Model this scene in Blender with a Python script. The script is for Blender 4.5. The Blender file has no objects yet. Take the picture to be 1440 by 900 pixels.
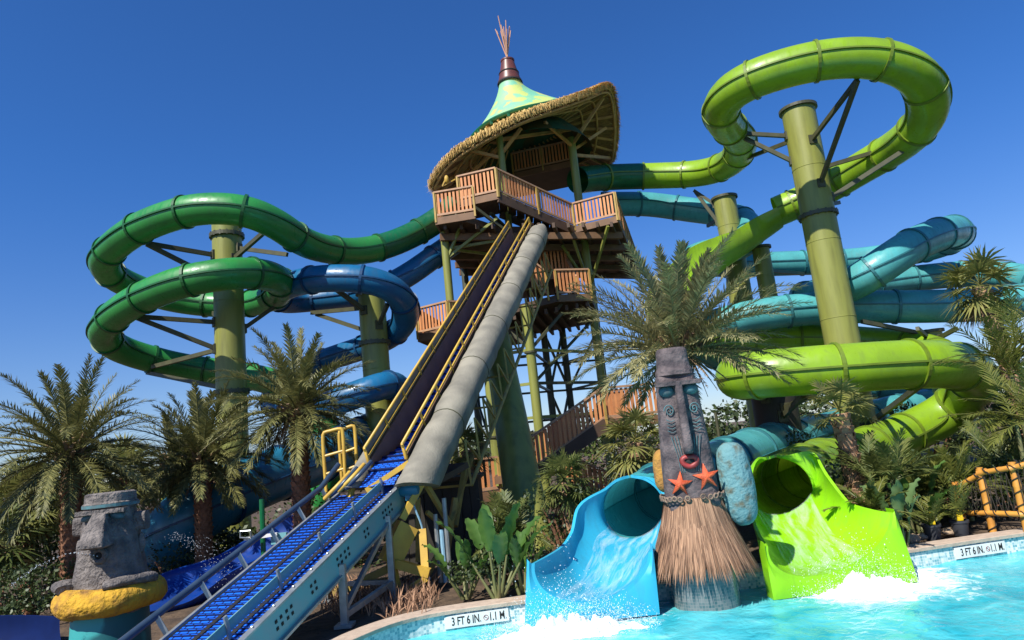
import bpy, math, random
from mathutils import Vector, Matrix, noise
R = math.radians
random.seed(7)
sc = bpy.context.scene
COL = sc.collection
V = Vector
# ------------------------------------------------------------------ camera
EYE = V((0, 0, 2.5)); FPX = 960.0
pit, rol = R(10.3), R(6.0)
_f = V((0, math.cos(pit), math.sin(pit))); _r = V((1, 0, 0)); _u = V((0, -math.sin(pit), math.cos(pit)))
CU = _u*math.cos(rol)+_r*math.sin(rol); CR = _r*math.cos(rol)-_u*math.sin(rol)
cam = bpy.data.cameras.new('camera'); camo = bpy.data.objects.new('camera', cam); COL.objects.link(camo)
cam.lens = 24; cam.sensor_width = 36; cam.clip_end = 6000; cam.clip_start = .05
m3 = Matrix((CR, CU, -_f)).transposed(); camo.matrix_world = Matrix.Translation(EYE) @ m3.to_4x4()
sc.camera = camo
def ray(u, v): return _f+CR*((u-720)/FPX)-CU*((v-450)/FPX)
def P(u, v, Y):
    d = ray(u, v); return EYE+d*(Y/d.y)
def G(u, v, z=0.0):
    d = ray(u, v); return EYE+d*((z-EYE.z)/d.z)
# ------------------------------------------------------------------ mesh builder
def rootloc(o):
    l = V((0, 0, 0))
    while o: l = l+o.location; o = o.parent
    return l
class MB:
    def __init__(s): s.v = []; s.f = []; s.uv = {}
    def add(s, vs, fs):
        b = len(s.v); s.v += [V(p) for p in vs]; s.f += [tuple(i+b for i in f) for f in fs]; return s
    def quad(s, a, b, c, d): return s.add([a, b, c, d], [(0, 1, 2, 3)])
    def tri(s, a, b, c): return s.add([a, b, c], [(0, 1, 2)])
    def box(s, c, size, rz=0, M=None):
        c = V(c); hx, hy, hz = [k/2 for k in size]
        M = M or Matrix.Rotation(rz, 3, 'Z')
        vs = [c+M @ V((x*hx, y*hy, z*hz)) for x in (-1, 1) for y in (-1, 1) for z in (-1, 1)]
        return s.add(vs, [(0, 1, 3, 2), (4, 6, 7, 5), (0, 4, 5, 1), (2, 3, 7, 6), (0, 2, 6, 4), (1, 5, 7, 3)])
    def beam(s, p, q, w, h=None, up=V((0, 0, 1))):
        p, q = V(p), V(q); h = h or w; t = (q-p)
        if t.length < 1e-6: return s
        t.normalize()
        if abs(t.dot(up)) > .98: up = V((0, 1, 0))
        r = t.cross(up).normalized(); n = r.cross(t)
        vs = [e+r*(a*w/2)+n*(b*h/2) for e in (p, q) for a, b in ((-1, -1), (1, -1), (1, 1), (-1, 1))]
        return s.add(vs, [(3, 2, 1, 0), (4, 5, 6, 7), (0, 1, 5, 4), (1, 2, 6, 5), (2, 3, 7, 6), (3, 0, 4, 7)])
    def loft(s, rows, cu=False, cv=False, uv=False):
        n = len(rows[0]); b = len(s.v)
        for r in rows: s.v += [V(p) for p in r]
        R_ = len(rows)
        for i in range(R_ if cv else R_-1):
            for j in range(n if cu else n-1):
                i2 = (i+1) % R_; j2 = (j+1) % n
                if uv: s.uv[len(s.f)] = [uv[i][j], uv[i][j2], uv[i2][j2], uv[i2][j]]
                s.f.append((b+i*n+j, b+i*n+j2, b+i2*n+j2, b+i2*n+j))
        return s
    def cap(s, ring, flip=False):
        c = sum((V(p) for p in ring), V((0, 0, 0)))/len(ring); n = len(ring)
        return s.add(list(ring)+[c], [((i+1) % n, i, n) if flip else (i, (i+1) % n, n) for i in range(n)])
    def tube(s, pts, rad, n=10, caps=True):
        pts = [V(p) for p in pts]; rows = []
        for i, p in enumerate(pts):
            t = (pts[min(i+1, len(pts)-1)]-pts[max(i-1, 0)]).normalized()
            up = V((0, 0, 1)) if abs(t.z) < .95 else V((0, 1, 0))
            if i == 0: r = t.cross(up).normalized()
            else: r = (r-t*r.dot(t)).normalized()
            w = r.cross(t); k = rad[i] if isinstance(rad, (list, tuple)) else rad
            rows.append([p+(r*math.cos(a)+w*math.sin(a))*k for a in [2*math.pi*j/n for j in range(n)]])
        s.loft(rows, cu=True)
        if caps: s.cap(rows[0], True); s.cap(rows[-1])
        return s
    def lathe(s, prof, c, n=24, ax=V((0, 0, 1))):
        c = V(c); ax = V(ax).normalized(); a = ax.orthogonal().normalized(); b = ax.cross(a)
        return s.loft([[c+ax*z+(a*math.cos(t)+b*math.sin(t))*r for t in [2*math.pi*j/n for j in range(n)]] for r, z in prof], cu=True)
    def blob(s, c, rad, n=14, m=9, amp=0, fr=2, seed=0, M=None):
        c = V(c); rows = []
        for i in range(m+1):
            th = math.pi*i/m; row = []
            for j in range(n):
                ph = 2*math.pi*j/n
                d = V((math.sin(th)*math.cos(ph), math.sin(th)*math.sin(ph), math.cos(th)))
                k = 1+amp*noise.noise(d*fr+V((seed, seed*.7, 0)))
                p = V((d.x*rad[0], d.y*rad[1], d.z*rad[2]))*k
                row.append(c+(M @ p if M else p))
            rows.append(row)
        return s.loft(rows, cu=True)
    def build(s, name, mat, parent=None, smooth=False, autos=None):
        me = bpy.data.meshes.new(name); off = rootloc(parent) if parent else V((0, 0, 0))
        me.from_pydata([tuple(p-off) for p in s.v], [], s.f)
        if s.uv:
            l = me.uv_layers.new(name='UVMap')
            for pi, us in s.uv.items():
                for k, li in enumerate(me.polygons[pi].loop_indices): l.data[li].uv = us[k]
        me.materials.append(mat)
        if smooth:
            for p in me.polygons: p.use_smooth = True
            if autos:
                try: me.set_sharp_from_angle(angle=R(autos))
                except Exception: pass
        me.update()
        o = bpy.data.objects.new(name, me); COL.objects.link(o)
        if parent: o.parent = parent
        return o
def tag(o, label=None, cat=None, group=None, kind=None):
    if label: o['label'] = label
    if cat: o['category'] = cat
    if group: o['group'] = group
    if kind: o['kind'] = kind
    return o
def thing(name, loc, label, cat, group=None):
    o = bpy.data.objects.new(name, None); COL.objects.link(o); o.location = V(loc); o.empty_display_size = .3
    return tag(o, label, cat, group)
# ------------------------------------------------------------------ curves
def cr(pts, step=.2, smooth=3, closed=False):
    pts = [V(p) for p in pts]; out = []; n = len(pts)
    rng = range(n) if closed else range(n-1)
    for i in rng:
        g = lambda k: pts[k % n] if closed else pts[max(0, min(n-1, k))]
        p0, p1, p2, p3 = g(i-1), g(i), g(i+1), g(i+2)
        for j in range(12):
            t = j/12
            out.append(.5*((2*p1)+(p2-p0)*t+(2*p0-5*p1+4*p2-p3)*t*t+(-p0+3*p1-3*p2+p3)*t**3))
    if not closed: out.append(pts[-1])
    # resample
    if closed: out.append(out[0].copy())
    L = [0]
    for a, b in zip(out, out[1:]): L.append(L[-1]+(b-a).length)
    m = max(2, int(round(L[-1]/step))); res = []; k = 0
    for i in range(m+(0 if closed else 1)):
        d = L[-1]*i/m
        while k < len(L)-2 and L[k+1] < d: k += 1
        seg = L[k+1]-L[k]; t = (d-L[k])/seg if seg > 1e-9 else 0
        res.append(out[k].lerp(out[k+1], min(1, max(0, t))))
    for _ in range(smooth):
        q = list(res); M = len(q)
        for i in range(M):
            if closed: res[i] = (q[i-1]+q[i]*2+q[(i+1) % M])/4
            elif 0 < i < M-1: res[i] = (q[i-1]+q[i]*2+q[i+1])/4
    return res
def frame(pts, i):
    t = (pts[min(i+1, len(pts)-1)]-pts[max(i-1, 0)]).normalized()
    r = t.cross(V((0, 0, 1))).normalized(); return t, r, r.cross(t)
# ------------------------------------------------------------------ materials
def mat(name, c1, c2=None, rough=.5, scale=3.0, lo=.35, hi=.65, bump=0, bscale=20, metal=0, coat=0, island=0, coord='Object', trans=0, spec=.5, detail=4, stretch=None):
    m = bpy.data.materials.new(name); m.use_nodes = True; N = m.node_tree.nodes; L = m.node_tree.links
    b = N['Principled BSDF']; b.inputs['Roughness'].default_value = rough; b.inputs['Metallic'].default_value = metal
    b.inputs['Coat Weight'].default_value = coat; b.inputs['Coat Roughness'].default_value = .12
    b.inputs['Specular IOR Level'].default_value = spec
    c1 = tuple(c1)+(1,)
    if c2 is None: c2 = tuple(k*.8 for k in c1[:3])
    c2 = tuple(c2)+(1,)
    tc = N.new('ShaderNodeTexCoord'); src = tc.outputs[coord]
    if stretch:
        mp = N.new('ShaderNodeMapping'); mp.inputs['Scale'].default_value = stretch; L.new(src, mp.inputs[0]); src = mp.outputs[0]
    nz = N.new('ShaderNodeTexNoise'); nz.inputs['Scale'].default_value = scale; nz.inputs['Detail'].default_value = detail; L.new(src, nz.inputs['Vector'])
    mr = N.new('ShaderNodeMapRange'); mr.inputs[1].default_value = lo; mr.inputs[2].default_value = hi; L.new(nz.outputs['Fac'], mr.inputs[0])
    fac = mr.outputs[0]
    if island:
        ge = N.new('ShaderNodeNewGeometry'); mx = N.new('ShaderNodeMix'); mx.inputs[0].default_value = island
        L.new(fac, mx.inputs[2]); L.new(ge.outputs['Random Per Island'], mx.inputs[3]); fac = mx.outputs[0]
    cm = N.new('ShaderNodeMix'); cm.data_type = 'RGBA'; cm.inputs[6].default_value = c1; cm.inputs[7].default_value = c2
    L.new(fac, cm.inputs[0]); L.new(cm.outputs[2], b.inputs['Base Color'])
    if bump:
        n2 = N.new('ShaderNodeTexNoise'); n2.inputs['Scale'].default_value = bscale; n2.inputs['Detail'].default_value = 5; L.new(src, n2.inputs['Vector'])
        bp = N.new('ShaderNodeBump'); bp.inputs['Strength'].default_value = min(1, bump); bp.inputs['Distance'].default_value = .03*max(1, bump); L.new(n2.outputs['Fac'], bp.inputs['Height']); L.new(bp.outputs[0], b.inputs['Normal'])
    if trans:
        t = N.new('ShaderNodeBsdfTranslucent'); L.new(cm.outputs[2], t.inputs['Color']); ms = N.new('ShaderNodeMixShader'); ms.inputs[0].default_value = trans
        L.new(b.outputs[0], ms.inputs[1]); L.new(t.outputs[0], ms.inputs[2]); L.new(ms.outputs[0], N['Material Output'].inputs['Surface'])
    m['c'] = 1
    return m
def fiber(name, c, c2=None):
    m = mat(name, c, tuple(k*.74+.004 for k in c), rough=.38, scale=.9, coat=.18, bump=.06, bscale=3, trans=.16, detail=7, lo=.38, hi=.66)
    N = m.node_tree.nodes; L = m.node_tree.links; b = N['Principled BSDF']; old = b.inputs['Base Color'].links[0].from_socket
    tc = N.new('ShaderNodeTexCoord'); mp = N.new('ShaderNodeMapping'); mp.inputs['Scale'].default_value = (5, 5, .7); nz = N.new('ShaderNodeTexNoise'); nz.inputs['Scale'].default_value = 1.3; nz.inputs['Detail'].default_value = 6
    L.new(tc.outputs['Object'], mp.inputs[0]); L.new(mp.outputs[0], nz.inputs['Vector']); mr = N.new('ShaderNodeMapRange'); mr.inputs[1].default_value = .52; mr.inputs[2].default_value = .74; mr.inputs[4].default_value = .38; L.new(nz.outputs['Fac'], mr.inputs[0])
    cm = N.new('ShaderNodeMix'); cm.data_type = 'RGBA'; cm.inputs[7].default_value = tuple(k*.45+.015 for k in c)+(1,); L.new(mr.outputs[0], cm.inputs[0]); L.new(old, cm.inputs[6]); L.new(cm.outputs[2], b.inputs['Base Color'])
    r2 = N.new('ShaderNodeMapRange'); r2.inputs[1].default_value = .35; r2.inputs[2].default_value = .7; r2.inputs[3].default_value = .27; r2.inputs[4].default_value = .55; L.new(nz.outputs['Fac'], r2.inputs[0]); L.new(r2.outputs[0], b.inputs['Roughness'])
    return m
M = {}
M['green'] = fiber('green_fibreglass', (.032, .27, .055), (.02, .2, .04))
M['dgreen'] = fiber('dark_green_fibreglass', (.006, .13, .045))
M['lime'] = fiber('lime_fibreglass', (.27, .46, .018), (.22, .39, .015))
M['lime2'] = fiber('bright_lime_fibreglass', (.30, .72, .01), (.25, .62, .01))
M['teal'] = fiber('teal_fibreglass', (.09, .41, .42), (.055, .34, .39))
M['aqua'] = fiber('aqua_fibreglass', (.04, .48, .72), (.03, .40, .64))
M['blue'] = fiber('blue_fibreglass', (.010, .14, .31), (.008, .115, .26))
M['blue2'] = fiber('sea_blue_fibreglass', (.02, .20, .33), (.015, .155, .27))
M['aqua2'] = fiber('sea_green_fibreglass', (.06, .46, .50), (.05, .40, .44))
M['navy'] = fiber('navy_fibreglass', (.006, .05, .30), (.005, .035, .22))
M['seamd'] = mat('flange_dark', (.03, .05, .03), rough=.5)
M['olive'] = mat('olive_paint', (.225, .235, .05), (.15, .155, .035), rough=.45, scale=1.6, bump=.05, bscale=6, stretch=(3, 3, .35), detail=7, lo=.45, hi=.75)
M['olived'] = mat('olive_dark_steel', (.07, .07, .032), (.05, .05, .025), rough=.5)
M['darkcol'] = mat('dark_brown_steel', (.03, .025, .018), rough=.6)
M['wood'] = mat('stained_timber', (.68, .29, .105), (.46, .17, .06), rough=.65, scale=4, island=.7, bump=.1)
M['rail'] = mat('handrail_timber', (.46, .26, .14), (.33, .18, .10), rough=.6, scale=5, island=.3)
M['postY'] = mat('golden_post', (.42, .27, .06), (.33, .21, .05), rough=.6)
M['deck'] = mat('brown_deck_timber', (.10, .055, .03), (.06, .034, .02), rough=.7, scale=2, island=.4, bump=.1)
M['fascia'] = mat('fascia_timber', (.20, .105, .05), (.14, .075, .037), rough=.65, scale=2, bump=.1)
M['yellow'] = mat('yellow_steel', (.56, .36, .05), (.46, .28, .045), rough=.45, scale=3)
M['yellowd'] = mat('weathered_yellow_steel', (.42, .30, .07), (.28, .19, .06), rough=.6, scale=4)
M['stone'] = mat('carved_grey_stone', (.20, .175, .16), (.085, .075, .072), rough=.9, scale=5, bump=2.3, bscale=18, detail=8)
M['stonep'] = mat('carved_purple_grey_stone', (.145, .115, .115), (.05, .04, .045), rough=.9, scale=5, bump=1.2, bscale=16, detail=8)
M['yring'] = mat('weathered_yellow_stone', (.52, .29, .02), (.24, .12, .025), rough=.9, scale=6, bump=2.2, bscale=11, lo=.45, hi=.72, detail=8)
M['ochre'] = mat('ochre_stone', (.42, .22, .04), (.30, .15, .04), rough=.9, scale=5, bump=1)
M['tstone'] = mat('turquoise_stone', (.12, .26, .28), (.11, .11, .075), rough=.85, scale=6, bump=1.3, bscale=14, lo=.5, hi=.7, detail=8)
M['teye'] = mat('turquoise_paint', (.06, .17, .19), (.07, .10, .11), rough=.6, scale=10)
M['orange'] = mat('orange_starfish', (.68, .11, .03), (.48, .07, .025), rough=.6, scale=12, bump=.5, bscale=60)
M['red'] = mat('red_paint', (.34, .03, .03), (.20, .03, .025), rough=.5, scale=10)
M['blackm'] = mat('black_recess', (.012, .012, .012), rough=.8)
M['straw'] = mat('dry_straw', (.52, .30, .18), (.10, .05, .03), rough=.9, scale=3, island=.9, trans=.12)  # dark tone is shadow between strands put into the colour, tan the lit tone
M['thatch'] = mat('golden_thatch', (.80, .55, .20), (.42, .26, .08), rough=.9, scale=6, island=.7, bump=.4)
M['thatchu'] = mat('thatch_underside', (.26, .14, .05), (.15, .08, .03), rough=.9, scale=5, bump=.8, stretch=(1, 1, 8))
M['rafter'] = mat('roof_timber', (.50, .29, .085), (.36, .19, .06), rough=.7)
M['collar'] = mat('red_brown_collar', (.14, .045, .035), (.10, .033, .028), rough=.4, scale=2)
M['pole'] = mat('pale_timber_pole', (.62, .37, .25), (.44, .22, .14), rough=.7, island=.8, scale=6)
M['casing'] = mat('grey_rockwork', (.27, .25, .195), (.16, .15, .12), rough=.85, scale=1.6, detail=8, bump=.35, bscale=22)
M['steel'] = mat('galvanised_steel', (.40, .43, .44), (.28, .31, .33), rough=.4, metal=.6, scale=6)
M['tealp'] = mat('worn_teal_panel', (.14, .36, .39), (.20, .33, .36), rough=.45, scale=4, lo=.4, hi=.7)
M['bluep'] = mat('blue_grey_pipe', (.035, .06, .10), (.022, .04, .075), rough=.35)
M['guard'] = mat('clear_guard', (.12, .30, .34), (.17, .33, .36), rough=.2, coat=.4)
M['motor'] = mat('blue_motor', (.02, .18, .33), rough=.4)
M['hose'] = mat('pale_blue_hose', (.25, .45, .6), rough=.5)
M['white'] = mat('white_paint', (.75, .75, .73), rough=.5)
M['char'] = mat('charcoal_plastic', (.035, .037, .045), rough=.6)
M['bamboo'] = mat('golden_bamboo', (.62, .30, .05), (.46, .19, .03), rough=.5, scale=5, island=.3)
M['rope'] = mat('dark_rope', (.03, .022, .015), rough=.9)
M['coping'] = mat('coping_stone', (.50, .39, .30), (.40, .31, .24), rough=.8, scale=8, bump=.3, bscale=40)
M['soil'] = mat('mulch_soil', (.11, .07, .04), (.05, .032, .02), rough=.95, scale=3, bump=2, bscale=9, detail=8)
M['rock'] = mat('tan_rock', (.42, .30, .19), (.27, .19, .13), rough=.9, scale=6, bump=1)
M['ochrebelt'] = mat('shell_belt_brown', (.24, .17, .12), (.13, .09, .065), rough=.7, scale=8)
M['yplas'] = mat('yellow_plastic', (.75, .50, .01), rough=.4)
M['foam'] = mat('white_foam', (.86, .90, .92), (.75, .86, .9), rough=.6, scale=6)
M['drop'] = mat('water_droplet', (.75, .82, .86), rough=.15)
M['brick'] = mat('pink_render', (.45, .27, .2), (.38, .22, .16), rough=.8, scale=2)
# foliage
M['date'] = mat('date_palm_leaf', (.04, .055, .016), (.27, .25, .085), rough=.45, scale=1.5, island=.75, trans=.18)  # pale leaflet tone paints sunlit highlights into the fronds
M['dateG'] = mat('grey_palm_leaf', (.07, .08, .035), (.44, .40, .19), rough=.45, scale=1.5, island=.75, trans=.18)  # highlights on the crown coloured in as the pale end of the mix
M['areca'] = mat('feather_palm_leaf', (.07, .10, .016), (.21, .21, .045), rough=.45, scale=1.5, island=.7, trans=.3)
M['fan'] = mat('fan_palm_leaf', (.065, .10, .024), (.17, .18, .05), rough=.45, scale=1.5, island=.7, trans=.25)
M['fanY'] = mat('yellowing_fan_leaf', (.09, .12, .035), (.30, .28, .08), rough=.5, scale=1.5, island=.7, trans=.3)
M['dead'] = mat('dead_frond', (.26, .17, .09), (.15, .09, .05), rough=.8, island=.7)
M['banana'] = mat('banana_leaf', (.05, .13, .02), (.11, .20, .04), rough=.4, scale=4, island=.4, trans=.35)
M['bananaP'] = mat('pale_banana_leaf', (.16, .25, .10), (.11, .19, .06), rough=.45, scale=4, island=.4, trans=.35)
M['bush'] = mat('shrub_leaf', (.022, .042, .012), (.075, .105, .028), rough=.5, scale=1.2, island=.7, trans=.2)
M['bushL'] = mat('light_shrub_leaf', (.05, .09, .02), (.15, .19, .045), rough=.5, scale=1.2, island=.7, trans=.25)
M['trunk'] = mat('palm_trunk', (.32, .145, .075), (.13, .06, .03), rough=.9, scale=6, island=.5, bump=.8)
M['trunkG'] = mat('grey_palm_trunk', (.20, .15, .11), (.10, .075, .055), rough=.9, scale=6, island=.5, bump=.8)
M['trunkO'] = mat('orange_boot_trunk', (.52, .33, .19), (.26, .14, .08), rough=.9, scale=6, island=.6, bump=.6)
M['stem'] = mat('green_stem', (.12, .14, .045), (.16, .15, .06), rough=.6)
# --- cone canvas: green with yellow leaf patches
def canvas(name, a, b_, c):
    m = mat(name, a, b_, rough=.55, scale=1.4); N = m.node_tree.nodes; L = m.node_tree.links
    bs = N['Principled BSDF']; old = bs.inputs['Base Color'].links[0].from_socket
    vo = N.new('ShaderNodeTexVoronoi'); vo.feature = 'SMOOTH_F1'; vo.inputs['Scale'].default_value = 2.6; tc = N.new('ShaderNodeTexCoord')
    nz = N.new('ShaderNodeTexNoise'); nz.inputs['Scale'].default_value = 2.2; mxv = N.new('ShaderNodeMix'); mxv.data_type = 'RGBA'; mxv.inputs[0].default_value = .3
    L.new(tc.outputs['Object'], nz.inputs['Vector']); L.new(tc.outputs['Object'], mxv.inputs[6]); L.new(nz.outputs['Color'], mxv.inputs[7]); L.new(mxv.outputs[2], vo.inputs['Vector'])
    mr = N.new('ShaderNodeMapRange'); mr.inputs[1].default_value = .40; mr.inputs[2].default_value = .47; L.new(vo.outputs['Distance'], mr.inputs[0])
    cm = N.new('ShaderNodeMix'); cm.data_type = 'RGBA'; L.new(mr.outputs[0], cm.inputs[0]); cm.inputs[6].default_value = c+(1,); L.new(old, cm.inputs[7]); L.new(cm.outputs[2], bs.inputs['Base Color'])
    return m
M['cone'] = canvas('painted_canvas', (.16, .45, .30), (.27, .52, .24), (.44, .52, .15))
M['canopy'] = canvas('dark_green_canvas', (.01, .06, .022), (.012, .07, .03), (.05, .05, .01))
M['tbase'] = canvas('turquoise_painted_base', (.006, .11, .125), (.005, .075, .09), (.035, .30, .30))
def uvmat(name): 
    m = bpy.data.materials.new(name); m.use_nodes = True; return m, m.node_tree.nodes, m.node_tree.links
# belt
m, N, L = uvmat('blue_belt'); b = N['Principled BSDF']; b.inputs['Roughness'].default_value = .42
tc = N.new('ShaderNodeTexCoord'); br = N.new('ShaderNodeTexBrick'); L.new(tc.outputs['UV'], br.inputs['Vector'])
br.inputs['Scale'].default_value = 1; br.inputs['Brick Width'].default_value = .125; br.inputs['Row Height'].default_value = .062; br.inputs['Mortar Size'].default_value = .011; br.inputs['Mortar Smooth'].default_value = .2
br.inputs['Color1'].default_value = (.010, .15, .80, 1); br.inputs['Color2'].default_value = (.008, .11, .66, 1); br.inputs['Mortar'].default_value = (.006, .012, .06, 1)
L.new(br.outputs['Color'], b.inputs['Base Color']); bp = N.new('ShaderNodeBump'); bp.invert = True; bp.inputs['Strength'].default_value = 1; bp.inputs['Distance'].default_value = .03
L.new(br.outputs['Fac'], bp.inputs['Height']); L.new(bp.outputs[0], b.inputs['Normal']); M['belt'] = m
# mosaic tile
m, N, L = uvmat('mosaic_tile'); b = N['Principled BSDF']; b.inputs['Roughness'].default_value = .2
tc = N.new('ShaderNodeTexCoord'); br = N.new('ShaderNodeTexBrick'); L.new(tc.outputs['UV'], br.inputs['Vector']); br.offset = 0
br.inputs['Scale'].default_value = 1; br.inputs['Brick Width'].default_value = .045; br.inputs['Row Height'].default_value = .045; br.inputs['Mortar Size'].default_value = .003
br.inputs['Color1'].default_value = (.05, .27, .33, 1); br.inputs['Color2'].default_value = (.72, .75, .72, 1); br.inputs['Mortar'].default_value = (.6, .62, .6, 1); br.inputs['Bias'].default_value = .1
L.new(br.outputs['Color'], b.inputs['Base Color']); M['tile'] = m
M['tiled'] = M['tile'].copy(); M['tiled'].name = 'wet_dark_tile'; b2_ = [n for n in M['tiled'].node_tree.nodes if n.type == 'TEX_BRICK'][0]; b2_.inputs['Color1'].default_value = (.04, .10, .11, 1); b2_.inputs['Color2'].default_value = (.16, .18, .18, 1); b2_.inputs['Mortar'].default_value = (.2, .2, .2, 1)
# water
m, N, L = uvmat('pool_water'); b = N['Principled BSDF']; b.inputs['Roughness'].default_value = .07; b.inputs['IOR'].default_value = 1.33
tc = N.new('ShaderNodeTexCoord')
n1 = N.new('ShaderNodeTexNoise'); n1.inputs['Scale'].default_value = 1.1; n1.inputs['Detail'].default_value = 6; n1.inputs['Distortion'].default_value = .8; L.new(tc.outputs['Object'], n1.inputs['Vector'])
r1 = N.new('ShaderNodeValToRGB'); r1.color_ramp.elements[0].position = .32; r1.color_ramp.elements[0].color = (.012, .33, .42, 1); r1.color_ramp.elements[1].position = .62; r1.color_ramp.elements[1].color = (.10, .55, .60, 1)
e = r1.color_ramp.elements.new(.78); e.color = (.35, .72, .75, 1)
L.new(n1.outputs['Fac'], r1.inputs[0]); fo_ = None
for (u, v, rad) in ((815, 868, 2.0), (1215, 826, 2.3)):
    cpos = G(u, v, -.42); vd = N.new('ShaderNodeVectorMath'); vd.operation = 'DISTANCE'; vd.inputs[1].default_value = cpos; L.new(tc.outputs['Object'], vd.inputs[0])
    mr = N.new('ShaderNodeMapRange'); mr.inputs[1].default_value = .3; mr.inputs[2].default_value = rad; mr.inputs[3].default_value = .62; mr.inputs[4].default_value = 0; L.new(vd.outputs['Value'], mr.inputs[0])
    if fo_ is None: fo_ = mr.outputs[0]
    else:
        ad = N.new('ShaderNodeMath'); ad.operation = 'MAXIMUM'; L.new(fo_, ad.inputs[0]); L.new(mr.outputs[0], ad.inputs[1]); fo_ = ad.outputs[0]
n3 = N.new('ShaderNodeTexNoise'); n3.inputs['Scale'].default_value = 4.5; n3.inputs['Detail'].default_value = 9; n3.inputs['Roughness'].default_value = .68; n3.inputs['Distortion'].default_value = 1.2; L.new(tc.outputs['Object'], n3.inputs['Vector'])
ad = N.new('ShaderNodeMath'); L.new(fo_, ad.inputs[0]); L.new(n3.outputs['Fac'], ad.inputs[1])
fr_ = N.new('ShaderNodeMapRange'); fr_.inputs[1].default_value = .70; fr_.inputs[2].default_value = .92; L.new(ad.outputs[0], fr_.inputs[0])
fm = N.new('ShaderNodeMix'); fm.data_type = 'RGBA'; fm.inputs[7].default_value = (.82, .90, .92, 1); L.new(fr_.outputs[0], fm.inputs[0]); L.new(r1.outputs[0], fm.inputs[6]); L.new(fm.outputs[2], b.inputs['Base Color'])
rr_ = N.new('ShaderNodeMapRange'); rr_.inputs[3].default_value = .07; rr_.inputs[4].default_value = .6; L.new(fr_.outputs[0], rr_.inputs[0]); L.new(rr_.outputs[0], b.inputs['Roughness'])
n2 = N.new('ShaderNodeTexNoise'); n2.inputs['Scale'].default_value = 5; n2.inputs['Detail'].default_value = 5; n2.inputs['Distortion'].default_value = .6; L.new(tc.outputs['Object'], n2.inputs['Vector'])
bp = N.new('ShaderNodeBump'); bp.inputs['Strength'].default_value = .55; bp.inputs['Distance'].default_value = .06; L.new(n2.outputs['Fac'], bp.inputs['Height']); L.new(bp.outputs[0], b.inputs['Normal']); M['water'] = m
m, N, L = uvmat('running_water'); b = N['Principled BSDF']; b.inputs['Base Color'].default_value = (.86, .93, .95, 1); b.inputs['Roughness'].default_value = .12
tc = N.new('ShaderNodeTexCoord'); mp = N.new('ShaderNodeMapping'); mp.inputs['Scale'].default_value = (2.6, .7, 1); nz = N.new('ShaderNodeTexNoise'); nz.inputs['Scale'].default_value = 2.2; nz.inputs['Detail'].default_value = 8; nz.inputs['Roughness'].default_value = .65; nz.inputs['Distortion'].default_value = .5
L.new(tc.outputs['UV'], mp.inputs[0]); L.new(mp.outputs[0], nz.inputs['Vector']); mr = N.new('ShaderNodeMapRange'); mr.inputs[1].default_value = .42; mr.inputs[2].default_value = .85; mr.inputs[4].default_value = .5; L.new(nz.outputs['Fac'], mr.inputs[0])
tr_ = N.new('ShaderNodeBsdfTransparent'); ms = N.new('ShaderNodeMixShader'); L.new(mr.outputs[0], ms.inputs[0]); L.new(tr_.outputs[0], ms.inputs[1]); L.new(b.outputs[0], ms.inputs[2]); L.new(ms.outputs[0], N['Material Output'].inputs['Surface']); M['film'] = m
bp = N.new('ShaderNodeBump'); bp.inputs['Distance'].default_value = .02; L.new(nz.outputs['Fac'], bp.inputs['Height']); L.new(bp.outputs[0], b.inputs['Normal'])
# ------------------------------------------------------------------ light
SEL, SAZ = R(47), R(37)          # elevation, degrees to the left of straight behind the camera
sd = V((-math.sin(SAZ)*math.cos(SEL), -math.cos(SAZ)*math.cos(SEL), math.sin(SEL)))
sl = bpy.data.lights.new('sun', 'SUN'); sl.energy = 5.0; sl.angle = R(.5); sl.color = (1, .95, .86)
so = bpy.data.objects.new('sun', sl); COL.objects.link(so); so.rotation_euler = (-sd).to_track_quat('-Z', 'Y').to_euler()
w = bpy.data.worlds.new('World'); sc.world = w; w.use_nodes = True; N = w.node_tree.nodes; L = w.node_tree.links
sk = N.new('ShaderNodeTexSky'); sk.sky_type = 'NISHITA'; sk.sun_disc = False; sk.sun_elevation = SEL
sk.sun_rotation = math.atan2(sd.x, sd.y); sk.ozone_density = 4.0; sk.air_density = .9; sk.dust_density = .3; sk.altitude = 300
mx = N.new('ShaderNodeMix'); mx.data_type = 'RGBA'; mx.blend_type = 'MULTIPLY'; mx.inputs[0].default_value = 1; 
tcw = N.new('ShaderNodeTexCoord'); sx = N.new('ShaderNodeSeparateXYZ'); L.new(tcw.outputs['Generated'], sx.inputs[0]); mrw = N.new('ShaderNodeMapRange'); mrw.interpolation_type = 'SMOOTHSTEP'; mrw.inputs[1].default_value = -.05; mrw.inputs[2].default_value = .42; L.new(sx.outputs['Z'], mrw.inputs[0])
mt = N.new('ShaderNodeMix'); mt.data_type = 'RGBA'; mt.inputs[6].default_value = (.98, 1.0, 1.15, 1); mt.inputs[7].default_value = (.44, .94, 1.55, 1); L.new(mrw.outputs[0], mt.inputs[0]); L.new(mt.outputs[2], mx.inputs[7])
L.new(sk.outputs[0], mx.inputs[6]); L.new(mx.outputs[2], N['Background'].inputs[0]); N['Background'].inputs[1].default_value = .069
sc.view_settings.view_transform = 'Standard'; sc.view_settings.look = 'None'; sc.view_settings.exposure = .58; sc.view_settings.gamma = 1
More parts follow.
